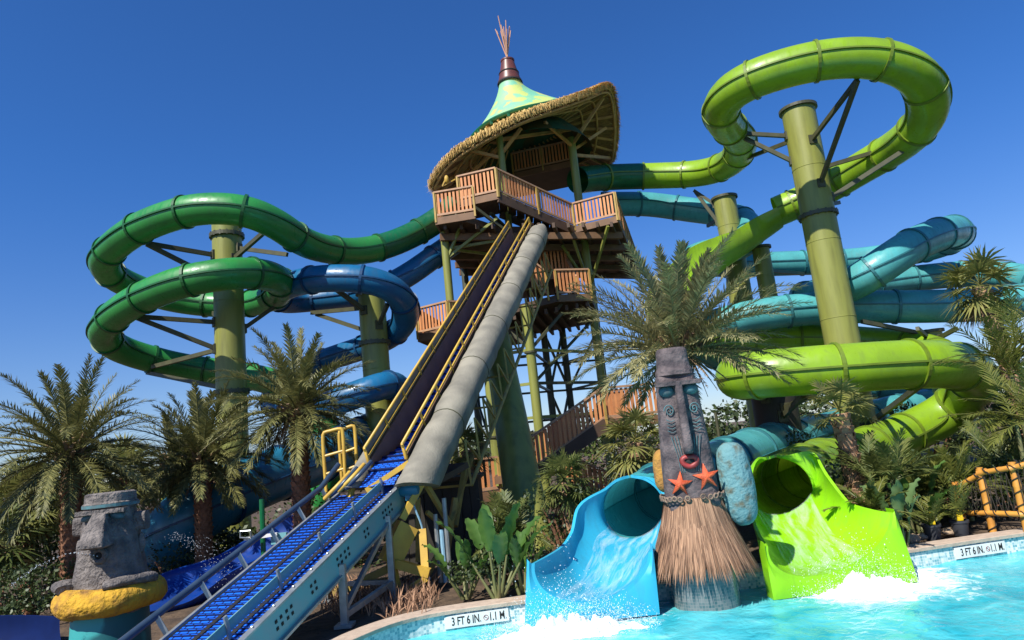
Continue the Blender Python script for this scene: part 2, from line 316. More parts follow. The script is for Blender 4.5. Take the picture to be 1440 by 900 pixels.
# ------------------------------------------------------------------ ground, pool
WZ = -.32
edge_px = [(1900, 690), (1700, 715), (1440, 748), (1290, 770), (1180, 785), (1080, 796), (925, 816), (830, 829), (720, 845), (600, 862), (540, 878), (490, 900)]
edge = [G(u, v) for u, v in edge_px]
edge += [edge[-1]+V((-.5, -1.0, 0)), edge[-1]+V((-.9, -2.6, 0)), edge[-1]+V((-1.0, -6, 0)), edge[-1]+V((-1, -14, 0))]
edge = [edge[0]+V((14, -1, 0))]+edge
ed = cr(edge, .25, 4)
mb = MB(); rows = [[p+V((0, 0, -.07)) for p in ed]]
cen = V((-1, 6, 0))
for k in (1.2, 4, 12, 40, 200, 3500):
    row = []
    for i, p in enumerate(ed):
        t, r, u_ = frame(ed, i); n_ = V((-t.y, t.x, 0))*-1
        f = i/(len(ed)-1); a = R(20)+f*R(195); far = V((math.cos(a), math.sin(a), 0))
        d = (n_*(1-min(1, k/40))+far*min(1, k/40)).normalized()
        q = p+d*k; q.z = -.07+(.12*noise.noise(q*.35) if 1 < k < 50 else 0); row.append(q)
    rows.append(row)
mb.loft(rows); tag(mb.build('ground', M['soil'], smooth=True), kind='structure')
# water
mb = MB(); rows = []; nx, ny = 170, 110
for j in range(ny+1):
    y = -8+22*(j/ny); row = []
    for i in range(nx+1):
        x = -6+26*(i/nx); p = V((x, y, 0))
        z = WZ+.03*noise.noise(p*1.3)+.028*noise.noise(p*3.1+V((5, 3, 0)))
        row.append(V((x, y, z)))
    rows.append(row)
mb.loft(rows); tag(mb.build('pool_water', M['water'], smooth=True), kind='structure')
# pool wall
wall = thing('pool_wall', ed[len(ed)//2], 'low pool edge wall of blue and white mosaic tile under tan coping', 'wall')
mb = MB(); top = []; bot = []; uv = []; Ls = 0; rows = []; uvs = []
for i, p in enumerate(ed):
    if i: Ls += (p-ed[i-1]).length
    rows.append([p+V((0, 0, -.06)), p+V((0, 0, -.9))]); uvs.append([(Ls, 0), (Ls, -.84)])
mb.loft(rows, uv=uvs); mb.build('tile_band', M['tile'], wall)
mb = MB(); rows = []
for i, p in enumerate(ed):
    t, r, u_ = frame(ed, i); n_ = V((t.y, -t.x, 0))
    rows.append([p-n_*.045+V((0, 0, -.062)), p-n_*.05+V((0, 0, -.008)), p-n_*.035, p+n_*.33, p+n_*.34+V((0, 0, -.12))])
mb.loft(rows); cp = mb.build('coping', M['coping'], wall)
def textmesh(body, size, bold=.0):
    cu = bpy.data.curves.new('t', 'FONT'); cu.body = body; cu.size = size; cu.offset = bold; cu.align_x = 'CENTER'; cu.align_y = 'CENTER'; cu.extrude = .001
    o = bpy.data.objects.new('t', cu); COL.objects.link(o); bpy.context.view_layer.update()
    me = bpy.data.meshes.new_from_object(o.evaluated_get(bpy.context.evaluated_depsgraph_get())); bpy.data.objects.remove(o); return me
def nearest(p): return min(range(len(ed)), key=lambda i: (ed[i]-p).length)
def depth_sign(u, v, label):
    i = nearest(G(u, v)); p = ed[i]; t, r, _ = frame(ed, i); n_ = V((t.y, -t.x, 0)); n_ = -n_; t = -t if t.x < 0 else t
    t = V((t.x, t.y, 0)).normalized()
    o = thing('depth_sign', p+V((0, 0, -.14)), label, 'sign', 'depth signs on the pool edge')
    c = p+V((0, 0, -.19))+n_*.03
    mb = MB(); mb.box(c, (1.04, .012, .19), math.atan2(t.y, t.x)); mb.build('sign_tile', M['white'], o)
    for body, dx in (('3 FT 6 IN.', -.17), ('1.1 M.', .34)):
        me = textmesh(body, .175, .003); ob = bpy.data.objects.new('lettering', me); COL.objects.link(ob); me.materials.append(M['blackm'])
        mtx = Matrix((t*.66, V((0, 0, 1)), n_)).transposed()
        me.transform(mtx.to_4x4()); me.transform(Matrix.Translation(c+n_*.0085+t*dx+V((0, 0, -.0))-o.location)); ob.parent = o
    mb = MB(); cc = c+n_*.008+t*.15
    pr = [(.042, 0), (.042, .003), (.034, .003), (.034, 0)]; mb.lathe(pr, cc, 20, n_)
    mb.beam(cc+n_*.002+t*-.028+V((0, 0, .028)), cc+n_*.002+t*.028+V((0, 0, -.028)), .008, .004)
    mb.build('no_diving_ring', M['red'], o)
    mb = MB(); mb.beam(cc+n_*.001+t*-.015+V((0, 0, .006)), cc+n_*.001+t*.016+V((0, 0, -.004)), .007, .003); mb.lathe([(.001, .002), (.007, .002)], cc+t*-.017+V((0, 0, .014)), 8, n_)
    mb.build('no_diving_figure', M['blackm'], o)
depth_sign(678, 850, 'white depth sign on the tiled pool edge left of the blue chute')
depth_sign(1375, 757, 'white depth sign on the tiled pool edge below the potted plants')
# ------------------------------------------------------------------ slides
RT = .69
def slide(name, label, ctrl, mats, ring_mat, ringgap=2.25, r=RT, rf=None, cat='water slide', smooth=8, openend=True):
    """ctrl: (u,v,Y) list; mats: list of (start_index_of_ctrl, material)"""
    pts = cr([P(*c) for c in ctrl], .18, smooth)
    o = thing(name, V((pts[0].x, pts[0].y, 0)), label, cat, 'tube slides winding down from the tower')
    n = max(1, int(ringgap/.18)); k = 0; nn = 28
    starts = [(min(range(len(pts)), key=lambda i: (pts[i]-P(*ctrl[s])).length), mm) for s, mm in mats]
    NP = len(pts); R0_ = r
    while k < len(pts)-1:
        e = min(len(pts)-1, k+n)
        if len(pts)-1-e < n//3: e = len(pts)-1
        mm = [x for s, x in starts if s <= k+2][-1]
        mb = MB(); rows = []
        for i in range(k, e+1):
            t, rr, uu = frame(pts, i); r = rf(i/NP) if rf else R0_
            rows.append([pts[i]+(rr*math.cos(a)+uu*math.sin(a))*r for a in [2*math.pi*j/nn for j in range(nn)]])
        mb.loft(rows, cu=True); sec = mb.build('tube_section', M[mm], o, smooth=True)
        mb = MB(); t, rr, uu = frame(pts, e); prof = [(r-.01, -.05), (r+.055, -.05), (r+.055, .05), (r-.01, .05)]
        if e < len(pts)-1 or not openend: mb.lathe(prof, pts[e], 28, t); mb.build('flange_ring', M[ring_mat], sec)
        for sgn in (1, -1):
            mb = MB(); rows = []
            for i in range(k, e+1):
                t, rr, uu = frame(pts, i); r = rf(i/NP) if rf else R0_; c = pts[i]+rr*sgn*r*.999
                rows.append([c+rr*sgn*a+uu*b_ for a, b_ in ((0, -.028), (.055, -.028), (.055, .028), (0, .028))])
            mb.loft(rows, cu=True); mb.build('seam_flange', M[ring_mat], sec)
        k = e
    return o, pts
def darker(k): return mat('flange_'+k, *[[c*.45 for c in D] for D in [{'green': (.02, .20, .045), 'lime': (.30, .45, .03), 'teal': (.06, .33, .38), 'blue': (.008, .11, .30)}[k]]], rough=.45)
for k in ('green', 'lime', 'teal', 'blue'): M['f'+k] = darker(k)
gr, gpts = slide('green_tube_slide', 'dark green tube slide spiralling round the leftmost tall column', [
 (640,290,29.5),(612,312,29.2),(575,333,28.6),(535,348,27.8),(495,354,27),(455,350,25.8),(422,338,24.6),(392,317,23.6),(350,298,22.9),(300,293,22.7),
 (255,299,22.9),(200,319,23.5),(163,344,24.4),(146,366,25.4),(157,387,26.7),(190,404,27.8),(230,418,28.7),(285,427,29.2),(345,428,29),(383,418,27.8),
 (397,400,25.9),(375,387,24.1),(335,384,23),(285,390,22.7),(240,402,22.9),(190,424,23.6),(155,450,24.7),(146,471,25.8),(165,489,26.9),(205,503,27.9),
 (250,514,28.7),(300,522,29.2),(345,528,29),(392,540,28.3),(430,562,27.2),(455,595,26.3),(466,640,26),(458,690,26.3),(440,730,26.5)],
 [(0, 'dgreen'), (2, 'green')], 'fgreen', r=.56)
bl, bpts = slide('blue_tube_slide', 'deep blue tube slide looping between the green spiral and the tower', [
 (655,332,30.5),(632,346,30),(605,365,29.3),(575,386,28.8),(545,402,28.8),(510,413,29.4),(470,419,30),(430,423,30.2),(398,424,29.2),(388,414,27.8),
 (405,402,26.3),(435,394,25.4),(475,391,24.9),(520,394,24.9),(553,407,25.4),(571,430,26.3),(567,456,27.4),(543,476,28.4),(508,490,29.3),(468,503,30),
 (425,520,30.3),(392,545,29.8),(385,568,28.3),(420,578,26.6),(470,566,25.8),(520,548,25.6),(552,540,26.2),(562,556,27.6),(540,590,28.2),(500,615,27),(470,636,24.5),(430,652,22.3),
 (375,672,20.6),(320,695,19.3),(272,722,18.6),(243,750,18.6),(240,775,19.4),(270,800,20.4)],
 [(0, 'blue'), (27, 'blue2')], 'fblue', r=.52, rf=lambda f: .52 if f < .70 else min(.80, .52+.28*(f-.70)/.12))
li, lpts = slide('lime_tube_slide', 'lime green tube slide circling the tall leaning olive column on the right', [
 (812,254,33.5),(835,251,34.4),(862,249,35),(895,248,35),(930,247,34.8),(972,245,34.2),(1005,239,33.2),(1030,226,31.8),(1042,208,30),(1037,190,28),
 (1020,174,26.2),(1013,154,24.8),(1026,131,23.8),(1058,112,23),(1108,95,22.5),(1155,85,22.2),(1206,81,22),(1252,87,22),(1288,104,22.2),(1305,131,22.8),
 (1304,160,23.7),(1285,187,24.7),(1252,212,26.3),(1205,240,27.8),(1160,267,29),(1120,286,29.7),(1092,298,30)],
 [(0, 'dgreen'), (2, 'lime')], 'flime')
# lower part of the lime slide, as a second run of the same thing
def extend(o, ctrl, mt, rm, smooth=8, ringgap=2.25):
    o2, p2 = slide('tmp', 'tmp', ctrl, [(0, mt)], rm, ringgap, smooth=smooth, rf=lambda f: RT if f < .9 else RT-(f-.9)/.1*.09)
    d = o2.location-o.location
    for ch in list(o2.children):
        ch.parent = o; ch.location = ch.location+d
    bpy.data.objects.remove(o2); return p2
def trough(mb, secs, pw=2.0, n=20, th=.07):
    """secs: (L,B,R) points; U shell with thickness"""
    def row(Lp, B, Rp, off, ang=90):
        Mid = (Lp+Rp)/2; a = (Rp-Lp)/2; b_ = B-Mid; out = []
        an = a.normalized(); bn = b_.normalized()
        for j in range(n+1):
            th_ = R(ang)*(-1+2*j/n); s_, c_ = math.sin(th_), math.cos(th_)
            s_ = math.copysign(abs(s_)**(2/pw), s_); c_ = math.copysign(abs(c_)**(2/pw), c_)
            out.append(Mid+a*s_+b_*c_+(an*s_+bn*c_)*off)
        return out
    inn = [row(*s_[:3], 0, *s_[3:]) for s_ in secs]; outr = [row(*s_[:3], th, *s_[3:]) for s_ in secs]
    rows = [i_+list(reversed(o_)) for i_, o_ in zip(inn, outr)]
    mb.loft(rows, cu=True)
    for k, fl in ((0, True), (-1, False)):
        i_, o_ = inn[k], outr[k]
        for j in range(n): mb.quad(i_[j], i_[j+1], o_[j+1], o_[j])
    return inn, outr
def interp(secs, m=6):
    cols = [cr([s_[k] for s_ in secs], .1, 0) for k in range(3)]
    out = []; n = (len(secs)-1)*m
    def samp(c, f):
        x = f*(len(c)-1); i = min(len(c)-2, int(x)); return c[i].lerp(c[i+1], x-i)
    # param by section index using catmull on each column
    for s in range(len(secs)-1):
        for j in range(m):
            t = j/m; sec = []
            for k in range(3):
                g = lambda q: secs[max(0, min(len(secs)-1, q))][k]
                p0, p1, p2, p3 = g(s-1), g(s), g(s+1), g(s+2)
                sec.append(.5*((2*p1)+(p2-p0)*t+(2*p0-5*p1+4*p2-p3)*t*t+(-p0+3*p1-3*p2+p3)*t**3))
            out.append(sec)
    out.append(list(secs[-1])); return out
# open lime section
i0 = len(lpts)-1
t, r_, u_ = frame(lpts, i0)
secs = [[lpts[-1]-r_*RT, lpts[-1]-u_*RT, lpts[-1]+r_*RT]]
cps = [lpts[-1]]+[P(*q) for q in ((1064,314,30.4),(1036,334,30.4),(1004,355,30),(974,378,29.2),(950,400,28.3))]
for k in range(1, len(cps)):
    d = cps[min(k+1, len(cps)-1)]-cps[k-1]; d.normalize(); r2 = d.cross(V((0, 0, 1))).normalized(); u2 = r2.cross(d); w_ = RT*(1.1, 1.35, 1.4, 1.3, 1.1)[k-1]; hh = (.15, .5, .65, .5, .2)[k-1]
    secs.append([cps[k]-r2*w_+u2*hh*.6, cps[k]-u2*RT*1.15, cps[k]+r2*w_+u2*hh])
mb = MB(); trough(mb, interp(secs), 2.2); mb.build('open_chute', M['lime'], li, smooth=True, autos=40)
lp2 = extend(li, [(938,408,27.5),(930,432,27.6),(950,458,28.8),(1000,474,30),(1070,478,30.5),(1140,477,30.3),(1220,482,29.8),(1290,490,28.5),(1320,502,26.8),(1270,514,25.2),(1180,522,24.2),(1100,527,23.4),
 (1050,530,22.2),(1037,530,21),(1060,527,20.1),(1110,523,19.6),(1195,517,19.3),(1290,512,19.5),(1345,515,20.3),(1368,527,21.6),(1364,550,23),(1335,578,24),(1285,605,24),(1230,628,23),(1180,645,21),(1140,660,18.5),(1112,674,16),(1098,686,14.2)],
 'lime', 'flime')
te, tpts = slide('teal_tube_slide', 'pale teal tube slide looping far right behind the lime slide', [
 (845,287,37),(872,287,37),(905,287,37.2),(935,290,37.2),(970,295,36.8),(1010,300,36.2),(1040,307,35),(1054,322,33.6),(1048,342,32.6),(1015,352,32.6),(982,360,33.6),(975,368,35.5),
 (1000,372,37.2),(1057,372,37.6),(1120,370,37.6),(1180,368,37.4),(1240,362,36.8),(1300,350,35),(1338,336,32.4),(1346,326,30),(1325,328,28),(1285,344,26.8),(1245,370,26.4),(1205,396,27),(1160,414,29),
 (1130,418,31.5),(1150,412,34),(1205,403,35.6),(1260,395,36),(1320,388,35.6),(1375,385,34.5),(1430,390,33),(1475,402,30.5),(1480,415,28),(1440,422,27.6),(1390,428,27.8),(1300,431,28.2),(1200,432,28.6),
 (1110,437,28.8),(1050,446,29.2),(1000,460,30),(985,480,31.5),(1020,505,33),(1100,525,34),(1200,538,34.2),(1290,548,33.6),(1335,556,32.2),(1320,566,30.6),(1262,578,29.3),(1180,601,27),(1110,620,23.5),(1050,640,20),
 (985,668,17),(930,692,15.2),(901,709,14.2),(892,716,13.4)],
 [(0, 'teal'), (-4, 'aqua2')], 'fteal', rf=lambda f: RT if f < .93 else RT-(f-.93)/.07*.11)
# exit chutes
def exitchute(o, tubepts, secs_px, corners, m, RM_):
    t, r_, u_ = frame(tubepts, len(tubepts)-1); c = tubepts[-1]
    RM = RM_; first = [c-r_*RM, c-u_*RM, c+r_*RM]
    # orient: left in picture = smaller x
    if first[0].x > first[2].x: first = [first[2], first[1], first[0]]
    pxs = [[P(*q) for q in s_] for s_ in secs_px]; tt_ = t*.12
    secs = [first, [q+tt_ for q in first]]+pxs
    angs = [178, 165, 128, 104]+[90]*20; isec = interp(secs); ia = []
    for k, s_ in enumerate(isec):
        x = k/6; q = min(int(x), len(secs)-2); f = x-q; ia.append(list(s_)+[angs[q]+(angs[q+1]-angs[q])*f])
    for ch_ in o.children:
        pass
    last = [c_ for c_ in o.children if c_.name.startswith('tube_section')]
    mb = MB(); inn, outr = trough(mb, ia, 2.06, 40, .05); ch = mb.build('exit_chute', M[m], o, smooth=True, autos=35)
    mb = MB(); e_in = outr[-1]; bl_, br_, tr_, tl_ = [P(*q) for q in corners]
    # flared front plate from the trough lip out to the square surround
    ring = []
    n = len(e_in)
    L0, R0 = tl_, tr_
    for j in range(n):
        f = j/(n-1)
        if f < .3: q = L0.lerp(bl_, f/.3)
        elif f < .7: q = bl_.lerp(br_, (f-.3)/.4)
        else: q = br_.lerp(R0, (f-.7)/.3)
        ring.append(q)
    back = [q+V((0, .28, 0)) for q in ring]
    mb.loft([e_in, [a.lerp(b_, .5)+V((0, -.03, .0)) for a, b_ in zip(e_in, ring)], ring, back]); mb.build('end_plate', M[m], ch, smooth=True, autos=30)
    # thin running water over the floor of the chute
    mb = MB(); lo_, hi_ = 12, 30; K = len(inn); rows = []; uvs = []
    for k in range(4, K):
        rw = []; uv = []
        for j in range(lo_, hi_):
            a_ = inn[k][j]; m_ = (inn[k][0]+inn[k][-1])/2; p_ = a_+(m_-a_).normalized()*.018; rw.append(p_); uv.append(((j-lo_)*.09, k*.12))
        rows.append(rw); uvs.append(uv)
    mb.loft(rows, uv=uvs); mb.build('water_sheet', M['film'], ch, smooth=True)
    return secs, inn
ts, tin = exitchute(te, tpts, [
 [(843,717,13.2), (889,757,13.1), (935,708,13.1)],
 [(815,724,12.9), (878,772,12.8), (937,724,12.7)],
 [(806,748,12.5), (866,796,12.4), (930,748,12.3)],
 [(790,770,12.0), (850,826,11.9), (922,768,11.8)],
 [(752,792,11.2), (828,846,11.15), (912,776,11.35)]],
 [(738,884,11.0), (928,864,11.2), (918,766,11.35), (741,786,11.2)], 'aqua', RT-.11)
ls, lin = exitchute(li, lp2, [
 [(1050,683,13.9), (1096,724,13.9), (1150,668,13.8)],
 [(1056,708,13.4), (1115,748,13.3), (1164,682,13.2)],
 [(1062,732,12.8), (1132,772,12.7), (1190,706,12.6)],
 [(1070,752,12.2), (1150,796,12.1), (1222,717,12.1)],
 [(1080,768,11.5), (1168,806,11.5), (1252,722,11.75)]],
 [(1088,844,11.4), (1292,818,11.6), (1257,716,11.8), (1073,762,11.5)], 'lime2', RT-.09)
# dark end rim rings at mouths already from slide()
# blue open run-out
secs = [[P(*a), P(*b_), P(*c)] for a, b_, c in (
 ((430,715,17.5), (420,770,16.8), (395,770,16)), ((360,752,17), (345,800,16.2), (330,800,15.4)), ((300,785,16.4), (282,830,15.6), (270,842,14.6)), ((235,805,15.8), (215,850,15), (200,862,14)), ((160,838,15), (150,890,14), (130,900,13)))]
mb = MB(); trough(mb, interp(secs), 2.6); mb.build('open_chute', M['navy'], bl, smooth=True, autos=40)
mb = MB(); tr = [[P(*a), P(*b_), P(*c)] for a, b_, c in (((-60,868,13), (-60,930,12.4), (-60,905,11.6)), ((30,866,12.8), (30,930,12.2), (40,905,11.4)), ((84,868,12.4), (95,925,11.8), (110,900,11.2)))]
trough(mb, interp(tr), 2.4); o = mb.build('blue_trough', mat('deep_navy_fibreglass', (.003, .012, .07), rough=.8, spec=.1), smooth=True, autos=40); tag(o, 'short navy blue water trough end below the left stone head', 'water trough')
# ------------------------------------------------------------------ columns
def column(u, v, Y, r, ztop, label, base=-.2, m='olive', cap=True, flanges=(), struts=(), r2=None, name='support_column', lean=None):
    p = P(u, v, Y); b_ = V((p.x, p.y, base)); o = thing(name, V((p.x, p.y, 0)), label, 'column', 'steel columns holding up the slides')
    mb = MB(); r2 = r2 or r; top = V((p.x, p.y, ztop))+(lean or V((0, 0, 0)))
    mb.tube([b_, b_.lerp(top, .3), b_.lerp(top, .6), top], [r, r+(r2-r)*.3, r+(r2-r)*.6, r2], 32); mb.build('shaft', M[m], o, smooth=True, autos=40)
    if cap:
        mb = MB(); mb.lathe([(0, .07), (r2+.1, .07), (r2+.1, -.05), (0, -.05)], top, 32); mb.build('cap_plate', M['olived'], o)
    for fz in flanges:
        c = V((p.x, p.y, fz)); mb = MB(); mb.lathe([(r-.02, .07), (r+.1, .07), (r+.1, -.07), (r-.02, -.07)], c, 32)
        for k in range(16):
            a = 2*math.pi*k/16; mb.box(c+V((math.cos(a)*(r+.07), math.sin(a)*(r+.07), 0)), (.06, .06, .2), a)
        mb.build('bolted_flange', M['olived'], o)
    zz = base+3.1
    while zz < ztop-.8 and r > .3:
        f = (zz-base)/(ztop-base); c = b_.lerp(top, f); rr = r+(r2-r)*f; mb = MB(); mb.tube([c+V((math.cos(a)*rr, math.sin(a)*rr, 0)) for a in [2*math.pi*j/32 for j in range(33)]], .014, 5, False); mb.build('weld_seam', M[m], o); zz += 3.1
    k = 0
    for s_ in struts:
        a = P(*s_[0]); z = s_[1]; d = V((a.x-p.x, a.y-p.y, 0)).normalized(); q = V((p.x, p.y, z))+d*(r*.9)
        mb = MB(); mb.beam(a, q, .13, .16); mb.build('strut', M['olived'], o)
        mb = MB(); mb.box(q+d*.06, (.1, .3, .36), math.atan2(d.y, d.x)); mb.build('strut_bracket', M['olived'], o)
    return o
def Z(u, v, Y): return P(u, v, Y).z
column(322,430,26, .56, Z(322,312,26), 'olive column inside the dark green spiral slide at far left', cap=False, flanges=(Z(322,332,26), Z(322,552,26)),
  struts=[((206,342,24),Z(306,362,26)),((206,343,24),Z(306,395,26)),((372,326,24.2),Z(340,366,26)),((404,358,25.2),Z(340,350,26)),((190,445,24.2),Z(306,455,26)),((190,446,24.2),Z(306,492,26)),((214,516,27.5),Z(306,490,26)),((207,524,28),Z(306,545,26)),((385,432,27),Z(345,460,26)),((300,440,28.6),Z(320,455,26))])
column(524,440,27.2, .54, Z(521,413,27.2), 'flat topped olive column under the deep blue loop', flanges=(Z(526,483,27.2),),
  struts=[((438,440,29),Z(505,432,27.2)),((445,442,29),Z(505,464,27.2)),((548,482,28),Z(530,455,27.2)),((545,428,26),Z(530,460,27.2)),((470,405,25.2),Z(512,440,27.2))])
column(1150,300,26.4, .65, Z(1120,155,26.4), 'tallest olive column inside the lime loop at right', flanges=(Z(1153,303,26.4),Z(1226,652,26.4)),
  struts=[((1206,112,22.3),Z(1138,205,26.4)),((1206,113,22.3),Z(1150,265,26.4)),((1032,187,26.8),Z(1108,190,26.4)),((1034,188,27),Z(1112,225,26.4)),((1046,224,30),Z(1112,190,26.4)),((1300,193,26.4),Z(1160,235,26.4)),((1295,196,24.8),Z(1170,280,26.4)),((1240,545,20.6),Z(1200,520,26.4)),((1290,545,20.8),Z(1215,600,26.4)),((1180,285,28.6),Z(1150,285,26.4))])
column(1022,300,33.5, .56, Z(1019,279,33.5), 'flat topped olive column behind the lime chute and palm', struts=[((976,268,34.4),Z(1010,285,33.5)),((978,270,34.4),Z(1014,310,33.5)),((995,318,35.8),Z(1015,300,33.5)),((1040,320,34),Z(1026,315,33.5))])
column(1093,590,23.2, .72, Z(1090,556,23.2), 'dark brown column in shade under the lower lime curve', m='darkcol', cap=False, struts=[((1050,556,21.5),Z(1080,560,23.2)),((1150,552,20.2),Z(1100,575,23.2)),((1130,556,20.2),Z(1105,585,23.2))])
column(1312,480,28.5, .4, Z(1312,466,28.5), 'slender olive column under the teal run at right', struts=[((1290,462,26.5),Z(1306,480,28.5)),((1345,462,26.5),Z(1318,478,28.5)),((1212,452,27),Z(1306,470,28.5))])
column(236,720,22, .22, Z(232,640,22), 'thin olive post behind the left stone head', cap=False)
column(750,745,16.9, .56, P(694,452,22.0).z, 'broad tapered olive pylon below the upper conveyor', base=-.6, r2=.40, cap=False, lean=V((P(694,452,22.0).x-P(750,745,16.9).x, 5.1, 0)))
column(1066,330,32, .4, Z(1060,350,32), 'short olive post half hidden behind the open lime chute', cap=True, struts=[((1130,385,36),Z(1066,380,32))])
# ------------------------------------------------------------------ tower
DZ = 12.0
tw = thing('slide_tower', P(745, 640, 31)*1, 'tall timber slide tower with curved thatched roof and painted cone', 'tower')
tw.location.z = 0
def deckpoly(pts, th=.28, m='deck', name='deck'):
    mb = MB(); n = len(pts); t_ = [V(p) for p in pts]; b_ = [p-V((0, 0, th)) for p in t_]
    mb.add(t_, [tuple(range(n))]); mb.add(b_, [tuple(reversed(range(n)))])
    for i in range(n): mb.quad(b_[i], b_[(i+1) % n], t_[(i+1) % n], t_[i])
    return mb.build(name, M[m], tw)
def railing(p, q, h=1.08, parent=None, posts=True, fascia=.3):
    parent = parent or tw
    p, q = V(p), V(q); d = q-p; L_ = V((d.x, d.y, 0)).length; n = max(2, int(L_/.165)); up = V((0, 0, 1))
    mb = MB(); dd = V((d.x, d.y, 0)).normalized(); rz = math.atan2(dd.y, dd.x)
    for i in range(n+1):
        c = p+d*(i/n); mb.box(c+up*(h*.5+.02), (.095, .03, h-.14), rz)
    rl = mb.build('railing', M['wood'], parent)
    mb = MB(); mb.beam(p+up*h, q+up*h, .13, .07); mb.build('handrail', M['rail'], rl); mb = MB(); mb.beam(p+up*.09, q+up*.09, .06, .09); mb.build('bottom_rail', M['rail'], rl)
    if posts:
        k = max(1, int(L_/1.5)); nrm = V((dd.y, -dd.x, 0)); nrm = nrm if nrm.y < 0 else -nrm
        for i in range(k+1):
            c = p+d*(i/k)+nrm*.05; mb = MB(); mb.box(c+up*(h*.5-.12), (.075, .06, h+.22), rz); mb.build('railing_post', M['postY'], rl)
    if fascia:
        mb = MB(); mb.beam(p-up*.17, q-up*.17, .08, fascia); mb.build('fascia_board', M['fascia'], rl)
    return rl
def joists(pts, n, z, w=.12, h=.22, m='deck'):
    a, b_, c, d = [V(p) for p in pts]
    for i in range(n):
        f = (i+.5)/n; mb = MB(); mb.beam(a.lerp(b_, f)+V((0, 0, z)), d.lerp(c, f)+V((0, 0, z)), w, h); mb.build('joist', M[m], tw)
# top deck
A = G(613,306,DZ); B_ = G(660,298,DZ); C_ = G(868,303,DZ); D_ = G(898,380,DZ); E_ = G(648,372,DZ)
deckpoly([A, G(655,303,DZ), G(700,318,DZ), G(806,320,DZ), C_, D_, E_])
joists([A, C_, D_, E_], 12, -.4)
joists([A, E_, D_, C_], 5, -.62, .2, .3, 'fascia')
railing(A, G(668,297,DZ)); railing(C_, D_, posts=True); railing(G(808,318,DZ), C_)
railing(E_, A)
# raised landing + stair
RZ = 12.95
l0 = G(646,282,RZ); l1 = G(700,270,RZ); l0b = l0+V((0, 2, 0)); l1b = l1+V((0, 2, 0))
deckpoly([l0, l1, l1b, l0b], .26); railing(l0, l1); railing(l0b, l0)
s1 = G(808,318,DZ)
railing(l1, s1, h=1.05)
mb = MB(); mb.beam(l1-V((0, 0, .25)), s1-V((0, 0, .25)), .1, .4); mb.beam(l1b-V((0, 0, .25)), s1+V((0, 2, -.25)), .1, .4)
for i in range(9): 
    c = l1.lerp(s1, (i+.5)/9); mb.box(c+V((0, 1, -.08)), (.36, 1.9, .06))
mb.build('stair_flight', M['deck'], tw)
railing(P(722,243,34), P(806,225,33.2), h=1.08)
deckpoly([P(722,243,34), P(806,225,33.2), P(806,225,33.2)+V((.3, 3, 0)), P(722,243,34)+V((.3, 3, 0))], .25)
# mid decks
mz = 7.45; a = G(588,470,mz); b_ = G(632,460,mz); 
deckpoly([a, b_, b_+V((2.2, 0, 0)), b_+V((3, 5, 0)), a+V((.8, 5, 0))]); railing(a, b_); railing(b_, b_+V((1.6, 1.0, 0))); railing(a+V((.8, 5, 0)), a)
mz2 = 8.55; c0 = P(783,410,28.4); c0.z = mz2; c1 = P(830,402,28.9); c1.z = mz2
cl = P(700,440,28.4); cl.z = mz2-.4
deckpoly([cl, c0, c1, c1+V((1.0, 6, 0)), cl+V((1, 6, 0))], .3); railing(c0, c1)
railing(P(748,398,28.2), c0+V((-.4, 0, 0)), fascia=0)
dk = P(760,372,31.5); dk.z = 10.3
deckpoly([dk+V((-2.2, 0, 0)), dk+V((1.4, 0, 0)), dk+V((1.8, 4, 0)), dk+V((-2, 4, 0))], .25); joists([dk+V((-2.2, 0, 0)), dk+V((1.4, 0, 0)), dk+V((1.8, 4, 0)), dk+V((-2, 4, 0))], 7, -.4)
railing(dk+V((-2.2, 0, 0)), dk+V((1.4, 0, 0)))
for p_, q_ in ((c1+V((-.4, 1.2, 0)), dk+V((1.2, .6, 0))), (dk+V((-2, 1, 0)), E_+V((1.0, -2.5, -.1))), (a+V((1.2, 2, 0)), dk+V((-2.2, 2, 0)))):
    mb = MB()
    for w_ in (0, 1.2): mb.beam(p_+V((0, w_, -.15)), q_+V((0, w_, -.15)), .1, .36)
    for i in range(12): mb.box(p_.lerp(q_, (i+.5)/12)+V((0, .6, -.02)), (.3, 1.2, .05))
    mb.build('stair_flight', M['fascia'], tw); railing(p_, q_, fascia=0)
zl = b_+V((.2, 2, .3))
deckpoly([zl, cl+V((0, .3, -.1)), cl+V((1, 6, -.1)), b_+V((1, 6, .3))], .3); joists([zl, cl+V((0, .3, -.1)), cl+V((1, 6, -.1)), b_+V((1, 6, .3))], 8, -.42)
joists([cl, c1, c1+V((1, 6, 0)), cl+V((1, 6, 0))], 9, -.42)
# legs
legs = []
def leg(u, v, Y, r, z1, z0=-.2, m='olive'):
    p = P(u, v, Y); mb = MB(); mb.tube([(p.x, p.y, z0), (p.x, p.y, z1)], r, 14); mb.build('leg', M[m], tw, smooth=True, autos=40)
    for fz in (2.9, 6.2):
        if fz < z1-1 and r > .12: mb = MB(); mb.lathe([(r, .04), (r+.07, .04), (r+.07, -.04), (r, -.04)], (p.x, p.y, fz), 14); mb.build('leg_flange', M['olived'], tw)
    legs.append(V((p.x, p.y, 0))); return V((p.x, p.y, 0))
F0 = leg(629,380,28, .17, 12); F1 = leg(750,530,28.3, .2, 8.2); F2 = leg(829,400,31.6, .2, 17); 
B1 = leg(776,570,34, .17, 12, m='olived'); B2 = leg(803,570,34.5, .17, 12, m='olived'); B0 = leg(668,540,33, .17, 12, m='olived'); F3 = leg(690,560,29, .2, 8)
F4 = leg(704,210,29.5, .16, 16.5, 12); B3 = leg(850,540,35, .17, 12, m='olived'); F5 = leg(640,640,31, .16, 7.4)
